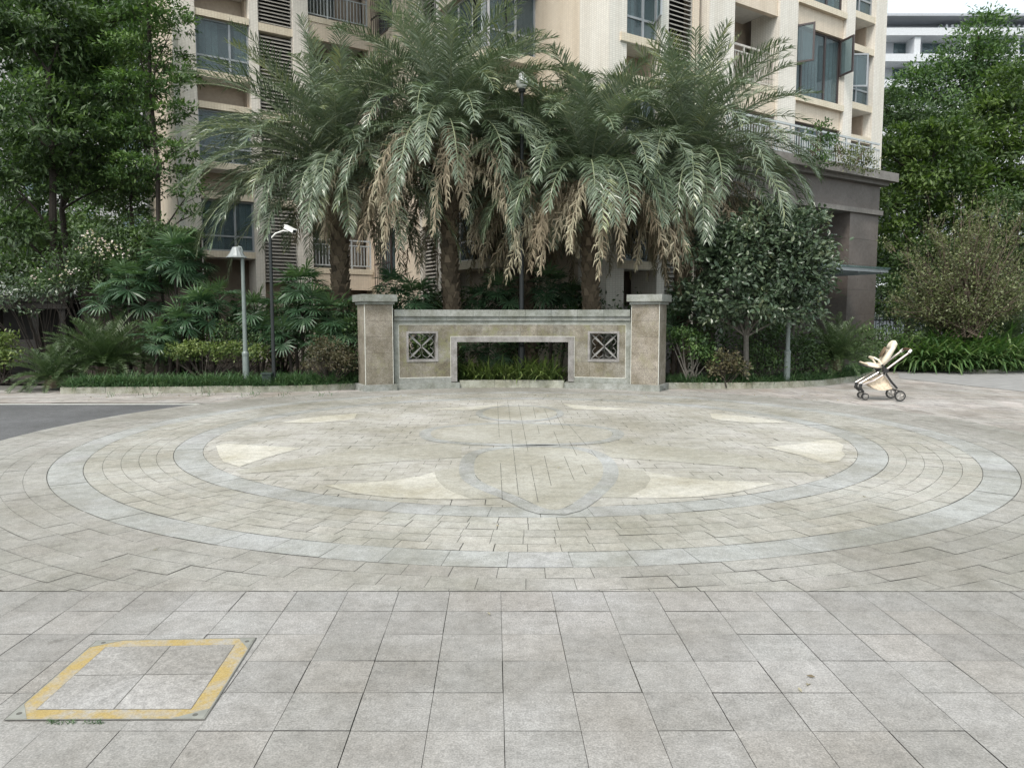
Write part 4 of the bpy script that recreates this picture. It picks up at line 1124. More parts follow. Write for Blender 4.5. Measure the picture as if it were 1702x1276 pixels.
def wheel(c, rad, wd, nm):
    m = MB(); K = 22; prof = [(rad*.72, -wd), (rad*.94, -wd), (rad, -wd*.5), (rad, wd*.5), (rad*.94, wd), (rad*.72, wd)]
    for j in range(K):
        a_ = 2*PI*j/K
        for q_, y in prof: m.v.append((c[0]+q_*math.cos(a_), c[1]+y, c[2]+q_*math.sin(a_)))
    for j in range(K):
        for k in range(6): m.f.append([j*6+k, j*6+(k+1) % 6, ((j+1) % K)*6+(k+1) % 6, ((j+1) % K)*6+k]); m.r.append(.5)
    w_ = m.build(nm, M['tyre'], st)
    m = MB()
    for k in range(5):
        a_ = 2*PI*k/5+.3; m.tube([(c[0]+.01*math.cos(a_), c[1], c[2]+.01*math.sin(a_)), (c[0]+rad*.75*math.cos(a_), c[1], c[2]+rad*.75*math.sin(a_))], [rad*.16, rad*.11], 6)
    for y in (-wd*.9, wd*.9):
        m.tube([(c[0]+rad*.70*math.cos(t), c[1]+y, c[2]+rad*.70*math.sin(t)) for t in np.linspace(0, 2*PI, 17)], rad*.06, 5)
    m.tube([(c[0], c[1]-wd*1.1, c[2]), (c[0], c[1]+wd*1.1, c[2])], rad*.2, 10); m.build('hub', M['hub'], w_)
def wz(cx_, rad, y): p = sp_(cx_, 1000, y); return (p[0], y, rad+.0015)
for y in (-G-.03, G+.03): wheel(wz(880, .1, y), .103, .02, 'rear_wheel')
for y in (-G*.62, G*.62):
    for d_ in (-.028, .028): wheel(wz(420, .07, y+d_), .066, .012, 'front_wheel')
    m = MB(); m.tube([sp_(360, 895, y), sp_(345, 960, y), sp_(400, 1020, y)], [.032, .036, .020], 8); m.build('front_fork', M['tyre'], st)

# ------------------------------------------------------------------ vegetation
def LB(px, py, r, Y, dy=0., sq=1.0):
    """a leaf lobe: pixel centre, pixel radius and distance -> world centre, world radii"""
    c = at(px, py, Y+dy); q = r/pxm(Y+dy); return c, np.array([q, q, q*sq])
def limb_pts(a, b, sag=.1, n=6):
    a, b = np.asarray(a, float), np.asarray(b, float); out = []
    for k in range(n+1):
        t = k/n; p = a+(b-a)*t; p = p+np.array([rng.normal(0, .03), rng.normal(0, .03), sag*math.sin(PI*t)])*(np.linalg.norm(b-a)*.35); out.append(tuple(p))
    return out
def tree(name, label, cat, base, trunkpts, rad, lobes, mat, dens, L, W, bark='bark', K=16, group=None, fold=False, flat=.5, limbs=True, bright=0., sig=.17, up=.6):
    base = np.asarray(base, float)
    t = thing(name, label, cat, base, 0, group)
    m = MB(); pts = [tuple(np.asarray(p)-base) for p in trunkpts]
    n = len(pts); m.tube(pts, [rad*(1-.6*k/max(1, n-1)) for k in range(n)], 9)
    if limbs:
        for c, r in lobes:
            c = np.asarray(c)-base
            k = min(range(n), key=lambda i: abs(pts[i][2]-(c[2]-r[2]*1.1))); k = max(1, k)
            lp = limb_pts(pts[k], c, .12, 5)
            rr = rad*.42*(1-.5*k/n); m.tube(lp, [rr*(1-.75*i/5) for i in range(6)], 6)
            for _ in range(3):
                e = c+sph(1)[0]*r*.8; m.tube(limb_pts(lp[3], e, .1, 3), [rr*.4, rr*.3, rr*.2, rr*.1], 4)
    m.build('trunk', M[bark], t)
    a = Acc(); cloud(a, lobes, dens, L, W, K, flat, sig, up, fold, bright); a.build('crown', M[mat], t, base)
    return t
def gpt(px, Y): p = at(px, 600, Y); p[2] = .03; return p

# ---- date palms
def palm(px, pyc, Y, lean, label, nf=46, Lf=3.7, ndead=12, seed=0, bx=None, deadset=(2.2, 3.2), azp=0., rad=.2, topf=.7, short=0, drop=112, dpow=.6, extra=()):
    global rng
    rng = np.random.default_rng(100+seed)
    c = at(px, pyc, Y); b = gpt(bx if bx else px, Y); b[1] += lean
    t = thing('date_palm', label, 'palm tree', b, 0, 'date palms behind the stone wall')
    c = c-b; m = MB(); n = 40; H0 = c[2]-.35
    pts = []
    for k in range(n+1):
        s = k/n; pts.append((c[0]*s**1.3+.03*math.sin(s*9), c[1]*s, H0*s))
    m.tube(pts, [rad*(1.1-.15*min(1, k/12)+.025*math.sin(k*2.1)+(.28*max(0, (k-30)/10))) for k in range(n+1)], 14, True, .25)
    for k in range(int(H0*34)):                       # old leaf bases
        s = k/(H0*34); a = k*2.39996; p = np.array([np.interp(s*n, range(n+1), [q[i] for q in pts]) for i in range(3)])
        rr = rad*(1.02+.3*max(0, (s-.75)*4)); o = np.array([math.cos(a), math.sin(a), 0]); sd = np.array([-o[1], o[0], 0])
        w = rad*.42; h = .13+.12*max(0, s-.7)*3; e = .05+.10*max(0, s-.7)*3
        P0, P1 = p+o*rr*.9-sd*w-np.array([0, 0, h*.4]), p+o*rr*.9+sd*w-np.array([0, 0, h*.4])
        P2, P3 = p+o*(rr+e)+sd*w*.45+np.array([0, 0, h]), p+o*(rr+e)-sd*w*.45+np.array([0, 0, h])
        Q2, Q3 = p+o*rr*.85+sd*w*.45+np.array([0, 0, h*.95]), p+o*rr*.85-sd*w*.45+np.array([0, 0, h*.95])
        r = float(np.clip(rng.normal(.5, .22), 0, 1))
        m.poly([P0, P1, P2, P3], r); m.poly([P3, P2, Q2, Q3], min(1, r+.25)); m.poly([P1, tuple(p+o*rr*.7+sd*w), Q2, P2], r*.6); m.poly([P0, P3, Q3, tuple(p+o*rr*.7-sd*w)], r*.6)
    m.build('trunk', M['ptrunk'], t)
    g = Acc(); d = Acc()
    for i in range(nf):
        f = (i+.5)/nf; az = i*2.39996+azp+rng.normal(0, .12)
        el = R(86-drop*.74*f**.9)+rng.normal(0, .13)
        dr = R(46+92*f)*rng.uniform(.85, 1.15)
        if el-dr < R(-86): dr = el+R(86)
        L = Lf*(topf+(1-topf)*min(1, f*2.6))*rng.uniform(.9, 1.06)
        if short and f > .3 and -2.5 < math.atan2(math.sin(az), math.cos(az)) < -.9: L *= short
        o = np.array([math.cos(az), math.sin(az), 0])
        base = c+o*.16+np.array([0, 0, .25*(1-f)-.35*f])
        top = f < .12
        frond(g, base, az, el, L, dr, 66, .56, .025, 1.2, .60, .40-.26*f, .16+.45*f, .13, (.0, .8) if not top else (.5, .95), rng.normal(0, .2), 1.35, .026, .85, tr=.15)
    for az, el, L, dr in extra:
        frond(g, c+np.array([math.cos(az), math.sin(az), 0])*.16+np.array([0, 0, -.1]), az, el, L, dr, 66, .56, .025, 1.2, .6, .25, .45, .13, (.0, .8), rng.normal(0, .15), 1.35, .026, .85, tr=.15)
    g.build('crown', M['palm'], t)
    for i in range(ndead):
        az = i*2.39996*1.0+rng.normal(0, .25)+azp; el = R(rng.uniform(-5, 40)); L = rng.uniform(*deadset)
        o = np.array([math.cos(az), math.sin(az), 0]); base = c+o*.22+np.array([0, 0, -.45-rng.uniform(0, .3)])
        L = min(L, (base[2]+b[2]-1.75)/.78) if Y < 21 else L
        dr = el+R(rng.uniform(80, 89)); 
        frond(d, base, az, el, L, dr, 52, .44, .030, .8, .4, -.1, 2.0, .14, (.0, .9), rng.normal(0, .3), dpow, .016, .3, tr=.2, mess=.28)
    if ndead: d.build('dead_fronds', M['dead'], t)
    return t
palm(745, 228, 19.3, .1, 'tallest date palm with brown dead fronds hanging over the left half of the wall', 115, 4.05, 64, 1, 752, (2.8, 4.6), .3, .21, .85, 0, 98, 1.0)
palm(560, 285, 19.6, .0, 'leftmost date palm with rough bare trunk showing left of the wall pillar', 120, 4.2, 8, 2, 573, (1.4, 2.0), 1.1, .22, .78, .7, extra=[(PI+rng.normal(0, .5), R(rng.uniform(12, 62)), rng.uniform(3.5, 4.2), R(rng.uniform(62, 108))) for _ in range(20)])
palm(872, 300, 20.6, .0, 'date palm behind the globe lamp, set back between its neighbours', 80, 3.6, 34, 3, 880, (2.6, 4.0), 2.0, .2, .62, 0, 104, .9)
palm(980, 290, 18.9, .0, 'date palm with long drooping fronds hanging over the right half of the wall', 96, 3.65, 56, 4, 985, (2.8, 4.4), .7, .2, .66, 0, 104, .95)
palm(1148, 275, 19.5, .0, 'rightmost date palm leaning over the round glossy tree', 104, 3.65, 26, 5, 1128, (1.8, 3.4), 1.6, .2, .9)
rng = np.random.default_rng(77)

# ---- broadleaf trees, left
def gl_(px, Y, top): b = gpt(px, Y); return [tuple(b), *[tuple(at(p[0], p[1], Y)) for p in top]]
tree('broadleaf_tree', 'dark layered tree with forked trunk at the far left', 'tree', gpt(106, 22.5), gl_(106, 22.5, ((105, 470), (88, 385), (88, 300), (80, 120))), .17,
     [LB(20, 120, 95, 22.5, .5), LB(75, 215, 80, 22.5, -.6), LB(15, 300, 85, 22.5, -.4), LB(105, 60, 75, 22.5, .2), LB(10, 25, 80, 22.5), LB(140, 230, 60, 22.5, .8), LB(40, 395, 55, 22.5, -.5, .7), LB(90, 290, 60, 22.5, .6, .6)], 'darkleaf', 1150, .22, .08, K=18, group='broadleaf trees on the left', up=.9, flat=.3, bright=.03)
tree('broadleaf_tree', 'mid green tree just right of the forked one, twin thin trunks', 'tree', gpt(118, 24.2), gl_(118, 24.2, ((113, 440), (103, 350), (120, 200), (140, 60))), .12,
     [LB(160, 60, 75, 24.2), LB(195, 130, 70, 24.2, .3), LB(150, 170, 75, 24.2, -.4), LB(120, 10, 70, 24.2), LB(215, 30, 65, 24.2, .5), LB(180, 240, 65, 24.2), LB(130, 300, 50, 24.2, .4, .6), LB(205, 300, 45, 24.2, -.2, .6)], 'midleaf', 1050, .20, .075, K=18, group='broadleaf trees on the left', up=.9, flat=.3, bright=.04)
tree('layered_tree', 'slender tree with tiered leaf layers against the left edge of the apartment block', 'tree', gpt(266, 22.8), gl_(266, 22.8, ((264, 395), (262, 280), (250, 150), (245, -30))), .09,
     [LB(250, 10, 62, 22.8, 0, .7), LB(285, 40, 42, 22.8, -.3, .6), LB(225, 80, 55, 22.8, 0, .55), LB(275, 110, 52, 22.8, .3, .45), LB(305, 128, 30, 22.8, -.2, .45), LB(235, 155, 60, 22.8, -.3, .5), LB(283, 190, 45, 22.8, 0, .45), LB(225, 225, 58, 22.8, .2, .5), LB(292, 252, 42, 22.8, -.2, .4), LB(250, 283, 66, 22.8, 0, .35), LB(315, 292, 28, 22.8, 0, .4), LB(220, 300, 40, 22.8, 0, .5), LB(318, 318, 30, 22.5, -.2, .5), LB(325, 355, 24, 22.5, -.2, .5)], 'midleaf', 1500, .155, .055, K=16, group='broadleaf trees on the left', bright=.10, up=1.2, flat=.3)
tree('slim_tree', 'thin bare stemmed tree left of the slender layered one', 'tree', gpt(221, 24.6), gl_(221, 24.6, ((221, 385), (217, 330), (212, 230))), .08,
     [LB(205, 335, 45, 24.6, 0, .6), LB(235, 315, 35, 24.6, .3, .6), LB(195, 275, 50, 24.6, .2, .7), LB(225, 250, 40, 24.6)], 'darkleaf', 1300, .16, .06, K=14, group='broadleaf trees on the left', up=1.)
tree('broadleaf_tree', 'tall bushy tree farther back above the garden shelter', 'tree', gpt(60, 31), gl_(60, 31, ((60, 400), (70, 200))), .2,
     [LB(30, 60, 110, 31), LB(120, 150, 100, 31), LB(20, 240, 100, 31), LB(110, 310, 85, 31), LB(200, 200, 80, 31, .5), LB(190, 330, 70, 31), LB(50, 400, 80, 31), LB(-50, 330, 90, 31), LB(150, 420, 65, 31), LB(215, 60, 60, 31)], 'midleaf', 900, .24, .10, K=20, group='broadleaf trees on the left')
def shrub(name, label, cat, px, Y, lobes, mat, dens, L, W, group=None, K=14, fold=False, flat=.7, stems=5, bark='bark', sig=.26, bright=0., up=.6, dz=0):
    b = gpt(px, Y)
    t = thing(name, label, cat, b, 0, group); m = MB()
    for c, r in lobes:
        for _ in range(stems):
            e = np.asarray(c)+sph(1)[0]*r*.7; m.tube([tuple(np.asarray(p)-b) for p in limb_pts((b[0]+rng.normal(0, .06), b[1]+rng.normal(0, .06), .02), e, .05, 4)], [.022, .018, .013, .009, .004], 5)
    m.build('stems', M[bark], t)
    a = Acc(); cloud(a, lobes, dens, L, W, K, flat, sig, up, fold, bright); a.build('foliage', M[mat], t, b)
    return t
shrub('background_shrub', 'dark background shrub filling the shade behind the flowering shrub', 'shrub', 90, 26.5, [LB(-20+k*38, 455+16*(k % 2), 42, 26.5, .3*(k % 3)) for k in range(7)]+[LB(-10+k*40, 400-12*(k % 2), 38, 27.5, .3*(k % 2)) for k in range(6)], 'darkleaf', 900, .20, .09)
# hedge and flowering shrubs below the left trees
def hedge(name, label, P, Y, mat, n, L, W, group=None):
    """clipped hedge: box from pixel corners"""
    (x0, y0), (x1, y1) = P; a = at(x0, y0, Y); c = at(x1, y1, Y); b = np.array([(a[0]+c[0])/2, Y, .03])
    t = thing(name, label, 'hedge', b, 0, group); acc = Acc()
    p = np.stack([rng.uniform(a[0], c[0], n), rng.uniform(Y-.45, Y+.45, n), rng.uniform(max(.1, c[2]), a[2], n)], 1)
    f = rng.random(n); p[:, 2] = np.where(f < .4, a[2]+rng.normal(0, .05, n)+.06*np.sin(p[:, 0]*3), p[:, 2]); p[:, 1] = np.where((f > .4) & (f < .9), Y-.45+rng.normal(0, .06, n)+.05*np.sin(p[:, 0]*4), p[:, 1])
    nm = np.where((f < .4)[:, None], np.array([0, -.2, 1.]), np.array([0, -1., .35]))+rng.normal(0, .4, (n, 3))
    leaves(acc, p, rng.normal(0, 1, (n, 3)), nm, L*rng.uniform(.7, 1.2, n), W, np.clip(rng.normal(.45, .2, n)+.2*np.sin(p[:, 0]*5+p[:, 2]*4), 0, 1))
    m = MB(); m.box(a[0]+.1-b[0], c[0]-.1-b[0], -.35, .35, 0, a[2]-.12); m.build('twig_core', M['bark'], t)
    acc.build('foliage', M[mat], t, b)
    return t
hedge('clipped_hedge', 'tall clipped hedge in front of the grey end wall on the left', ((135, 384), (335, 470)), 21.2, 'darkleaf', 9000, .11, .05)
shrub('flowering_shrub', 'shrub with pale pink blossom between the hedge and the fan palms', 'shrub', 165, 20.4, [LB(170, 415, 45, 20.4, 0, .8), LB(120, 445, 40, 20.4, .2), LB(225, 430, 45, 20.4, .2, .8), LB(80, 470, 38, 20.4, -.2, .7), LB(185, 470, 50, 20.4, .2), LB(255, 400, 40, 20.4, .3)], 'darkleaf', 1500, .12, .05)
a = Acc(); ps = []
for px, py in ((146, 392), (150, 396), (158, 400), (160, 404), (178, 404), (180, 408), (183, 412), (140, 412), (138, 415), (165, 420), (172, 425), (188, 426), (193, 412), (210, 420), (110, 452), (95, 463), (60, 455), (54, 460), (118, 450), (163, 398), (152, 388), (197, 414)):
    c = at(px, py, 19.65); k = 9; p = c+rng.normal(0, .09, (k, 3)); leaves(a, p, sph(k), sph(k), .06, .05, rng.random(k))
fl = bpy.data.objects['flowering_shrub']; a.build('blossom', M['flower'], fl, np.array(fl.location))
shrub('overhanging_shrub', 'pale leaved drooping branches over the shelter roof', 'shrub', 75, 20.6, [LB(70, 492, 32, 20.0, 0, .5), LB(30, 480, 40, 20.4, 0, .6), LB(110, 480, 28, 20.2, 0, .5), LB(-10, 500, 40, 20.2, 0, .6), LB(45, 520, 16, 19.8, 0, .5)], 'magleaf', 1400, .13, .05)

# ---- fan palms
def fanpalm(label, stems, group='fan palms in the left bed', Rr=.47, nl=11, cat='fan palm', Y=0, px=0):
    b = gpt(px, Y); t = thing('fan_palm', label, cat, b, 0, group); m = MB(); acc = Acc()
    for spx, spy, dy, rr, n in stems:
        c = at(spx, spy, Y+dy)-b; foot = np.array([c[0]*.55, c[1], 0])
        m.tube([tuple(foot), tuple((foot+c)/2+np.array([.02, .02, 0])), tuple(c)], [.045, .04, .035], 7)
        n = int(n*1.55)
        for k in range(n):
            az = k*2.39996+rng.normal(0, .25); f = (k+.5)/n; el = R(75-105*f)+rng.normal(0, .12)
            pl = rr*rng.uniform(.75, 1.05); d = np.array([math.cos(az)*math.cos(el), math.sin(az)*math.cos(el), math.sin(el)])
            q = c+d*pl*.55; e = c+d*pl+np.array([0, 0, -.08*pl]); ptube(acc, [c, q, e], [.012, .010, .007], .8, 3)
            dl = nrm((d+np.array([0, 0, -.35-.35*f]))[None])[0]
            fanleaf(acc, e, dl, Rr*rng.uniform(.8, 1.15)*(rr/.55)**.4, 17, 2.1, .095, rng.uniform(.15, .75) if f > .15 else .9)
    m.build('stem', M['bark'], t); acc.build('crown', M['fan'], t)
    return t
fanpalm('tallest fan palm, its dark crown beside the hat lamp', [(290, 430, 0, .6, 16), (315, 445, .3, .5, 13), (265, 455, .3, .5, 13)], Y=19.2, px=292)
fanpalm('fan palm with fresh lime leaf below the pale pink blossom', [(212, 475, 0, .5, 14), (180, 505, .2, .45, 12), (240, 500, .3, .45, 12)], Y=18.9, px=214)
fanpalm('low spreading fan palm between the hat lamp and the big cycad', [(330, 520, 0, .5, 14), (360, 505, .5, .5, 12), (300, 545, -.2, .45, 12)], Y=18.4, px=332)
fanpalm('small fan palm with some withered leaves beside the big cycad', [(258, 568, 0, .42, 13), (285, 580, .2, .32, 9)], Y=17.6, px=258, Rr=.36)
fanpalm('fan palm clump just right of the camera pole', [(500, 480, 0, .5, 14), (520, 515, -.2, .45, 12), (485, 520, .2, .45, 12), (475, 560, -.2, .4, 11)], Y=18.2, px=502)
fanpalm('fan palm clump at the foot of the leftmost date palm', [(555, 530, 0, .5, 13), (575, 560, -.2, .4, 12), (540, 570, -.3, .4, 12)], Y=18.0, px=556)
fanpalm('fan palm in shade between hat lamp and camera pole', [(425, 520, .2, .5, 13), (400, 550, .3, .45, 12), (440, 560, 0, .4, 11)], Y=18.7, px=424)
gb = 'fan palms behind the stone wall'
fanpalm('fan palm peeping over the wall beside the left pillar', [(690, 500, 0, .5, 14), (655, 480, .3, .4, 10)], gb, Y=19.2, px=690)
fanpalm('fan palm behind the wall, right of the tallest palm trunk', [(830, 490, 0, .5, 14), (800, 505, .2, .4, 10)], gb, Y=20.0, px=830)
fanpalm('fan palm behind the wall, right of the globe lamp post', [(915, 480, 0, .5, 14), (945, 500, .3, .45, 12)], gb, Y=20.2, px=915)
fanpalm('fan palm beside the right pillar of the wall', [(1120, 540, 0, .45, 13), (1135, 510, .3, .4, 10)], gb, Y=18.8, px=1120)
fanpalm('fan palm seen through the wall opening', [(825, 590, 0, .4, 12), (790, 580, .3, .35, 9)], gb, Y=18.4, px=825, Rr=.36)

# ---- cycads
def cycad(label, px, Y, base_py, nf, Lf, ll=.17, seed=0, el0=78, el1=8, group='cycads'):
    b = gpt(px, Y); t = thing('cycad', label, 'cycad', b, 0, group); m = MB(); zc = max(.15, at(px, base_py, Y)[2])
    m.tube_z([(0, .15), (zc*.5, .17), (zc, .12), (zc+.08, .05)], (0, 0, 0), 12); m.build('trunk', M['ptrunk'], t)
    a = Acc()
    for k in range(nf):
        f = (k+.5)/nf; az = k*2.39996+seed
        frond(a, np.array([0, 0, zc])+.06*np.array([math.cos(az), math.sin(az), .3]), az, R(el0-(el0-el1)*f)+rng.normal(0, .06), Lf*rng.uniform(.85, 1.08), R(35+42*f), 64, ll, .012, 1.1, .7, .45, .1, .12, (.2, .75), rng.normal(0, .1), 1.3, .010, .75, tr=.3)
    a.build('crown', M['cyc'], t)
    return t
cycad('large dark cycad with feathery fan of fronds on the left', 172, 17.9, 612, 96, 1.45, .2, 0, 80, 12)
cycad('small cycad at the left corner of the kerb, some fronds withered', 85, 16.9, 632, 52, 1.0, .15, 1., 74, -12)
cycad('cycad between the stroller and the round glossy tree', 1388, 19.3, 600, 70, 1.3, .18, 2., 80, 10)
cycad('cycad in the shade right of the strap leaf bed', 1668, 24.5, 560, 40, 1.6, .18, .5)
cycad('cycad low behind the strap leaf clump', 1550, 25.5, 555, 40, 1.5, .18, 1.5)

# ---- shrubs of the left bed
shrub('variegated_shrub', 'pale yellow edged low shrub row left of the hat lamp', 'shrub', 340, 17.4, [LB(292, 588, 22, 17.4, 0, .8), LB(325, 585, 24, 17.4, 0, .8), LB(360, 588, 23, 17.4, 0, .8), LB(392, 586, 22, 17.4, .2, .8), LB(425, 590, 20, 17.4, .2, .8)], 'yelleaf', 6500, .075, .036)
shrub('rounded_shrub', 'round bronze tinged shrub beside the left wall pillar', 'shrub', 548, 16.95, [LB(545, 590, 36, 16.95, 0, .85), LB(525, 600, 25, 16.95), LB(570, 603, 26, 16.95)], 'redleaf', 7500, .055, .028, K=34, sig=.18)
shrub('dark_shrub', 'dark leafy shrub wedged behind the bronze shrub and wall pillar', 'shrub', 592, 17.6, [LB(592, 560, 28, 17.6), LB(588, 600, 26, 17.4), LB(580, 525, 22, 18)], 'darkleaf', 2600, .09, .04)
shrub('lime_shrub', 'bright yellow green shrub at the left edge of the photo', 'shrub', 8, 18.2, [LB(5, 575, 26, 18.2), LB(-15, 600, 30, 18.2), LB(15, 600, 18, 18.), LB(-25, 570, 30, 18.4)], 'yelleaf', 3800, .10, .05)
shrub('dark_shrub', 'low dark shrub under the hat lamp shade behind the variegated row', 'shrub', 395, 18.0, [LB(385, 560, 30, 18.1), LB(350, 570, 24, 18.2), LB(440, 575, 24, 18.)], 'darkleaf', 2200, .09, .04)
for px, py, Y, lab in ((712, 585, 18.6, 'dark understory shrub behind the left window of the wall'), (640, 545, 19.6, 'dark understory shrub behind the left wall pillar'), (735, 520, 20.6, 'dark understory shrub behind the tallest palm trunk'), (980, 530, 20.4, 'dark understory shrub behind the right window of the wall'), (1065, 540, 20.0, 'dark understory shrub behind the right wall pillar'), (870, 545, 21.0, 'dark understory shrub behind the wall opening'), (470, 540, 20.2, 'dark understory shrub behind the camera pole'), (300, 560, 20.6, 'dark understory shrub behind the tallest fan palm')):
    shrub('understory_shrub', lab, 'shrub', px, Y, [LB(px-25, py+10, 42, Y), LB(px+30, py+14, 42, Y, .2), LB(px, py+40, 48, Y, -.1), LB(px+5, py-12, 36, Y, .3)], 'darkleaf', 1300, .13, .055, 'understory shrubs')
# ---- right bed
tree('glossy_tree', 'round dense tree with small glossy dark leaves right of the wall', 'tree', gpt(1241, 17.7), gl_(1241, 17.7, ((1240, 560), (1243, 500), (1255, 420))), .075,
     [LB(1255, 430, 78, 17.7, -.3), LB(1330, 400, 52, 17.7, -.3), LB(1200, 465, 66, 17.7, -.3), LB(1322, 462, 62, 17.7, -.5), LB(1262, 512, 62, 17.7, -.5, .7), LB(1325, 520, 52, 17.7, -.5, .7), LB(1165, 500, 45, 17.7, -.1, .8), LB(1195, 405, 42, 17.7, .2), LB(1290, 380, 42, 17.7, .2), LB(1195, 530, 38, 17.7, -.2, .6), LB(1352, 440, 34, 17.7, -.2), LB(1362, 368, 16, 17.7, .2)], 'magleaf', 2500, .135, .062, 'barkg', K=24, fold=True, flat=.8)
shrub('green_shrub', 'bright green shrub against the right wall pillar', 'shrub', 1150, 17.6, [LB(1145, 568, 32, 17.6, 0, .75), LB(1170, 590, 26, 17.5, 0, .7), LB(1125, 560, 22, 17.7, 0, .8)], 'midleaf', 3800, .085, .042, bark='barkg', bright=.12)
shrub('bronze_shrub', 'small reddish tinged shrub in front of the slim grey trunk', 'shrub', 1208, 17.3, [LB(1205, 600, 24, 17.3, 0, .8), LB(1190, 615, 18, 17.3), LB(1225, 612, 18, 17.3)], 'redleaf', 4600, .085, .042, bright=.2)
shrub('dark_shrub', 'dark shrub between the slim grey trunk and the half hidden post', 'shrub', 1270, 17.9, [LB(1265, 598, 26, 17.9), LB(1290, 610, 20, 17.8), LB(1245, 615, 18, 17.8)], 'darkleaf', 3000, .09, .042)
shrub('dark_shrub', 'dark shrub behind the half hidden post', 'shrub', 1335, 18.4, [LB(1335, 590, 28, 18.6), LB(1360, 610, 22, 18.6), LB(1325, 615, 18, 18.3)], 'darkleaf', 2600, .10, .045)
shrub('understory_shrub', 'dark understory shrub beneath the round glossy tree', 'shrub', 1220, 20.2, [LB(1180, 570, 45, 20.2), LB(1260, 570, 45, 20.2), LB(1320, 575, 40, 20.4), LB(1140, 590, 35, 20)], 'darkleaf', 1300, .13, .055, 'understory shrubs')
shrub('green_shrub', 'leafy green shrub row behind the stroller', 'shrub', 1490, 23.2, [LB(1440, 572, 26, 23.2), LB(1475, 568, 26, 23.2), LB(1510, 575, 26, 23.2), LB(1455, 592, 22, 22.6), LB(1420, 585, 22, 23), LB(1545, 575, 24, 23.6)], 'darkleaf', 2600, .11, .05, bright=.15)
shrub('dark_shrub', 'tall dark shrub between the portal pillar and the sparse bush', 'shrub', 1500, 26.5, [LB(1495, 520, 34, 26.5), LB(1530, 525, 36, 26.5), LB(1480, 480, 25, 27)], 'darkleaf', 1500, .13, .055)
shrub('dark_shrub', 'dark shrub at the right edge behind the strap leaves', 'shrub', 1670, 25.5, [LB(1650, 525, 40, 25.5), LB(1695, 510, 45, 25.5), LB(1610, 540, 34, 25.5), LB(1700, 560, 40, 25)], 'darkleaf', 1500, .13, .055)
# sparse twiggy bush
Yb = 23.6; bb = gpt(1600, Yb)
tw = thing('sparse_bush', 'big rounded twiggy bush with few olive leaves on the right', 'bush', bb)
m = MB(); acc = Acc(); lob = [LB(1600, 430, 85, Yb), LB(1540, 450, 60, Yb), LB(1660, 440, 65, Yb), LB(1590, 375, 55, Yb), LB(1650, 385, 50, Yb), LB(1700, 470, 45, Yb), LB(1580, 500, 60, Yb, 0, .6), LB(1530, 505, 45, Yb, -.2, .6), LB(1660, 505, 50, Yb, -.2, .6), LB(1600, 470, 80, Yb, -.3)]
ends = []
for c, r in lob:
    for k in range(26):
        e = np.asarray(c)+sph(1)[0]*r*rng.uniform(.5, 1.05); hub = np.array([bb[0]+rng.normal(0, .25), bb[1]+rng.normal(0, .25), at(1600, 560, Yb)[2]])
        pts = limb_pts(hub, e, .10, 5); m.tube([tuple(np.asarray(p)-bb) for p in pts], [.022, .016, .012, .009, .006, .003], 4)
        for _ in range(6):
            q = np.asarray(pts[rng.integers(2, 6)]); d = nrm((q-hub+rng.normal(0, .8, 3))[None])[0]; e2 = q+d*rng.uniform(.25, .6)
            m.tube([tuple(q-bb), tuple((q+e2)/2+rng.normal(0, .03, 3)-bb), tuple(e2-bb)], [.007, .005, .002], 3); ends += [e2, (q+e2)/2]
m.tube([(0, 0, 0), (.02, 0, at(1600, 560, Yb)[2]-.03)], [.09, .06], 8)
m.build('branches', M['twig'], tw)
E = np.array(ends); p = E[rng.integers(0, len(E), 19000)]+rng.normal(0, .09, (19000, 3))
leaves(acc, p, rng.normal(0, 1, (19000, 3))+np.array([0, 0, -.3]), rng.normal(0, .6, (19000, 3))+np.array([0, -.4, .8]), .10*rng.uniform(.6, 1.3, 19000), .045, np.clip(rng.normal(.4, .25, 19000), 0, 1))
acc.build('foliage', M['sparse'], tw, bb)

# ---- trees on the right
g2 = 'broadleaf trees on the right'
tree('broadleaf_tree', 'tallest tree on the right, its pointed top against the sky', 'tree', gpt(1610, 38), gl_(1610, 38, ((1610, 400), (1615, 200), (1625, 60))), .25,
     [LB(1628, 62, 45, 38), LB(1598, 115, 55, 38), LB(1660, 110, 55, 38), LB(1560, 165, 60, 38), LB(1625, 170, 70, 38), LB(1695, 170, 55, 38), LB(1520, 150, 40, 38), LB(1500, 190, 40, 38, .4)], 'midleaf', 620, .24, .09, K=22, group=g2, sig=.22)
tree('broadleaf_tree', 'dark tree right beside the corner of the apartment block', 'tree', gpt(1510, 35), gl_(1510, 35, ((1510, 400), (1515, 250))), .22,
     [LB(1500, 230, 62, 35), LB(1545, 260, 62, 35), LB(1480, 290, 58, 35), LB(1550, 330, 70, 35), LB(1585, 225, 55, 35), LB(1470, 180, 35, 35), LB(1490, 370, 60, 35)], 'darkleaf', 760, .24, .09, K=22, group=g2)
tree('broadleaf_tree', 'lime green tree at the right edge of the photo', 'tree', gpt(1680, 30), gl_(1680, 30, ((1680, 400), (1680, 250))), .2,
     [LB(1690, 160, 55, 30), LB(1650, 200, 50, 30), LB(1705, 225, 60, 30), LB(1640, 255, 55, 30, -.5), LB(1685, 290, 60, 30), LB(1615, 280, 42, 30), LB(1720, 330, 55, 30), LB(1660, 330, 50, 30)], 'limeleaf', 900, .22, .085, K=20, group=g2)
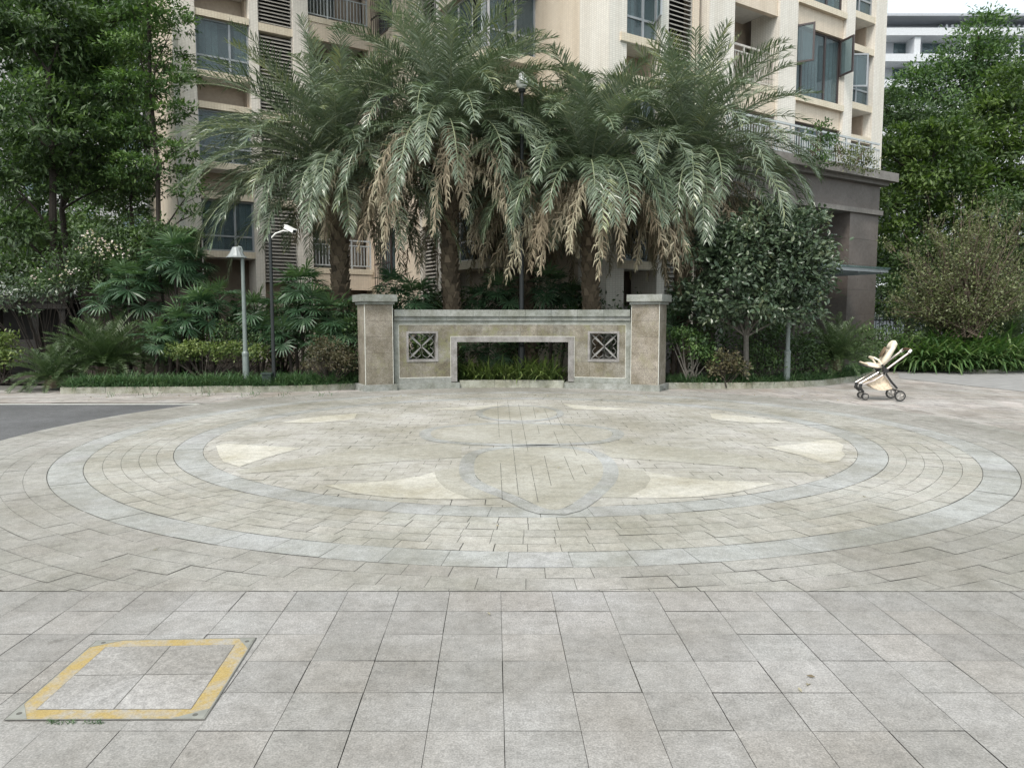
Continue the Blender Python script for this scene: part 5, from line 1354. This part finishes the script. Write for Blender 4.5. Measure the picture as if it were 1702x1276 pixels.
tree('broadleaf_tree', 'bushy tree with lime tips between the portal and the sparse bush', 'tree', gpt(1545, 28.5), gl_(1545, 28.5, ((1545, 450), (1545, 330))), .17,
     [LB(1510, 240, 42, 28.5, 0, .8), LB(1470, 345, 34, 28.5), LB(1475, 250, 26, 28.5), LB(1555, 225, 40, 28.5, 0, .8), LB(1490, 290, 42, 28.5), LB(1545, 290, 55, 28.5), LB(1595, 255, 45, 28.5), LB(1600, 320, 52, 28.5), LB(1520, 350, 55, 28.5), LB(1490, 400, 42, 28.5), LB(1580, 375, 50, 28.5), LB(1640, 370, 48, 28.5)], 'limeleaf', 950, .21, .085, K=20, group=g2, bright=-.06)
tree('broadleaf_tree', 'dark tree low at the right edge behind the sparse bush', 'tree', gpt(1690, 27), gl_(1690, 27, ((1690, 480), (1690, 380))), .15,
     [LB(1680, 360, 50, 27), LB(1710, 400, 55, 27), LB(1640, 420, 50, 27.5, .5), LB(1720, 460, 55, 27), LB(1560, 440, 50, 28), LB(1500, 460, 40, 28)], 'darkleaf', 900, .20, .08, K=18, group=g2)
tree('broadleaf_tree', 'dark low tree mass farther back behind the sparse bush', 'tree', gpt(1580, 40), gl_(1580, 40, ((1580, 500), (1580, 430))), .2,
     [LB(1480+k*38, 440+20*(k % 2), 48, 40, k % 3) for k in range(7)]+[LB(1490+k*40, 505, 38, 39, 0) for k in range(6)], 'darkleaf', 1500, .28, .14, K=24, group=g2)
# ---- plants on the terrace over the portal
tz = 6.64
def tpl(label, px, py, r, mat, n):
    c = at(px, py, 22.9 if px < 1400 else 24.3); b = c.copy(); b[2] = tz
    t = thing('terrace_plant', label, 'plant', b, 0, 'plants along the terrace railing'); m = MB(); acc = Acc()
    for k in range(14):
        e = c+sph(1)[0]*np.array([r*.8, .3, r])/pxm(23); m.tube([tuple(np.asarray(p)-b) for p in limb_pts(b, e, .1, 4)], [.012, .01, .008, .005, .003], 4)
    m.build('stems', M['twig'], t)
    cloud(acc, [(c, np.array([r/pxm(23), .35, r/pxm(23)])), (c+np.array([.3, 0, -.25]), np.array([r/pxm(23), .3, r/pxm(23)*.7]))], n, .10, .045, 14)
    acc.build('foliage', M[mat], t, b)
tpl('tall leafy plant on the terrace railing beside the palm fronds', 1362, 225, 26, 'midleaf', 1800)
tpl('bushy green plant on the terrace, below the tall leafy one', 1352, 258, 24, 'midleaf', 1800)
tpl('thin straggly plant near the terrace corner', 1425, 265, 28, 'sparse', 1700)
tpl('wispy olive plant in the middle of the terrace railing', 1392, 262, 20, 'sparse', 1400)

# ---- grasses and strap leaves
def blades(n, P, el, L, W, droop, rr=(.0, 1.)):
    a = Acc(); ribbons(a, P, rng.uniform(0, 2*PI, n), R(1)*rng.uniform(el[0], el[1], n), rng.uniform(L[0], L[1], n), np.full(n, W), R(1)*rng.uniform(droop[0], droop[1], n), rng.uniform(rr[0], rr[1], n))
    return a
def strip_pts(n, edge, depth):
    e = np.array(edge); seg = np.linalg.norm(np.diff(e, axis=0), axis=1); cs = np.concatenate([[0], np.cumsum(seg)]); s = rng.uniform(0, cs[-1], n)
    x = np.interp(s, cs, e[:, 0]); y = np.interp(s, cs, e[:, 1]); 
    return np.stack([x, y+rng.uniform(.1, depth, n), np.full(n, .03)], 1)
kl2 = [(p[0], p[1]) for p in kl]
P = strip_pts(15000, kl2[:], .95); P = P[P[:, 0] > gnd(108, 652)[0]]
o = blades(len(P), P, (50, 88), (.30, .56), .011, (60, 130)).build('lilyturf', M['grass']); stuff(o, 'strip of dark green lilyturf grass spilling over the left kerb', 'grass')
kr3 = [(p[0], p[1]) for p in kr[:6]]
P = strip_pts(10000, kr3, .95)
o = blades(len(P), P, (50, 88), (.25, .48), .011, (60, 130)).build('lilyturf', M['grass']); stuff(o, 'strip of dark green lilyturf grass along the right kerb', 'grass')
def tuft(name, label, cat, px, Y, n, sp_r, el, L, W, dr, mat, group, z=.03, sy=.6):
    b = gpt(px, Y); b[2] = z; P = np.zeros((n, 3)); P[:, 0] = rng.normal(0, sp_r, n); P[:, 1] = rng.normal(0, sp_r*sy, n)
    o = blades(n, P, el, L, W, dr).build(name, M[mat]); o.location = tuple(b); return tag(o, label, cat, group)
gd = 'blade leaf tufts in the wall opening'
for px, lab in ((775, 'arching green tuft at the left end of the wall opening'), (812, 'arching green tuft second from the left in the wall opening'), (845, 'arching green tuft in the middle of the wall opening'), (878, 'tallest arching green tuft, right of the middle of the wall opening'), (912, 'pale green tuft with wide blades right in the wall opening')):
    tuft('blade_plant', lab, 'plant', px, 17.7+rng.uniform(-.05, .15), 190, .12, (50, 88), (.55, .85 if px < 870 else 1.0), .026, (40, 115), 'diane', gd, .05)
gs_ = 'strap leaf clumps in the right bed'
k = 0
wh = ['strap leaf clump nearest the stroller', 'strap leaf clump second from the stroller', 'wide strap leaf clump in the middle of the right bed', 'strap leaf clump right of the middle of the right bed', 'strap leaf clump near the right edge of the photo', 'strap leaf clump cut by the right edge of the photo']
for px, Y in ((1515, 22.9), (1552, 22.6), (1588, 22.4), (1625, 22.5), (1662, 22.6), (1700, 22.9)):
    tuft('strap_leaf_plant', wh[k], 'plant', px, Y, 210, .26, (42, 88), (.95, 1.6), .060, (60, 125), 'strap', gs_, .04); k += 1
wh = ['taller strap leaf clump in the back row, left', 'taller strap leaf clump in the back row, middle', 'taller strap leaf clump in the back row, right']
k = 0
for px, Y in ((1570, 23.6), (1612, 23.5), (1655, 23.8)):
    tuft('strap_leaf_plant', wh[k], 'plant', px, Y, 170, .26, (55, 88), (1.3, 1.95), .062, (45, 105), 'strap', gs_, .04); k += 1
# fallen leaves
n = 170; pts = []
for _ in range(n):
    if rng.random() < .93: px = rng.uniform(120, 1400); p = gnd(px, 656+abs(rng.normal(0, 6)))
    else: p = gnd(rng.uniform(100, 1650), rng.uniform(670, 1150))
    pts.append((p[0], p[1], .009))
P = np.array(pts); az = rng.uniform(0, 2*PI, n); a = Acc()
leaves(a, P, np.stack([np.cos(az), np.sin(az), rng.normal(0, .15, n)], 1), np.array([0, 0, 1.])+rng.normal(0, .25, (n, 3)), rng.uniform(.03, .075, n), rng.uniform(.014, .03, n), rng.random(n))
o = a.build('fallen_leaves', M['dead']); stuff(o, 'small dry fallen leaves scattered along the kerb and paving', 'leaves')
# weeds in the joints along the left kerb
P = np.array([[gnd(px+rng.normal(0, 5), 657+rng.normal(0, 2))[0], gnd(px, 657+rng.normal(0, 2.0))[1], 0] for px in (185, 195, 250, 262, 335, 342, 408, 415, 430, 475, 530, 545) for _ in range(14)])
o = blades(len(P), P, (20, 80), (.05, .14), .010, (20, 90)).build('weeds', M['grass']); stuff(o, 'small weeds in the paving joints along the left kerb', 'weeds')
P = np.array([list(gnd(px+rng.normal(0, 6), 1201+rng.normal(0, 1.5))) for px in (85, 100, 120, 150, 165) for _ in range(18)])
o = blades(len(P), P, (20, 85), (.008, .024), .003, (20, 90)).build('moss', M['grass']); stuff(o, 'fine moss in the joint below the access cover', 'moss')

# ------------------------------------------------------------------ light
SUN_EL, SUN_AZ = 52, 207
w = bpy.data.worlds.new('World'); SC.world = w; w.use_nodes = True; nt = w.node_tree
sky = nt.nodes.new('ShaderNodeTexSky'); sky.sky_type = 'NISHITA'; sky.sun_disc = False
sky.sun_elevation = R(SUN_EL); sky.sun_rotation = R(SUN_AZ); sky.air_density = 1.0; sky.dust_density = 4.0; sky.ozone_density = 1.0
hs = nt.nodes.new('ShaderNodeHueSaturation'); hs.inputs['Saturation'].default_value = .42
nt.links.new(sky.outputs[0], hs.inputs['Color']); 
cl = noise(nt, nt.nodes.new('ShaderNodeTexCoord').outputs['Generated'], 2.2, 5, .55)
cr = ramp(nt, [(.3, (3.9, 4.55, 4.65)), (.7, (4.5, 5.1, 5.15))]); nt.links.new(cl, cr.inputs[0])
nt.links.new(mixc(nt, 'MIX', .56, hs.outputs[0], cr.outputs[0]), nt.nodes['Background'].inputs[0])
nt.nodes['Background'].inputs[1].default_value = .15
sd = bpy.data.lights.new('sun', 'SUN'); sd.energy = 1.5; sd.angle = R(16); sd.color = (1, .945, .865)
so = bpy.data.objects.new('sun', sd); COL.objects.link(so)
so.rotation_euler = (R(90-SUN_EL), 0, R(180-SUN_AZ))
vs = SC.view_settings; vs.view_transform = 'Standard'; vs.look = 'None'; vs.exposure = .92; vs.gamma = 1
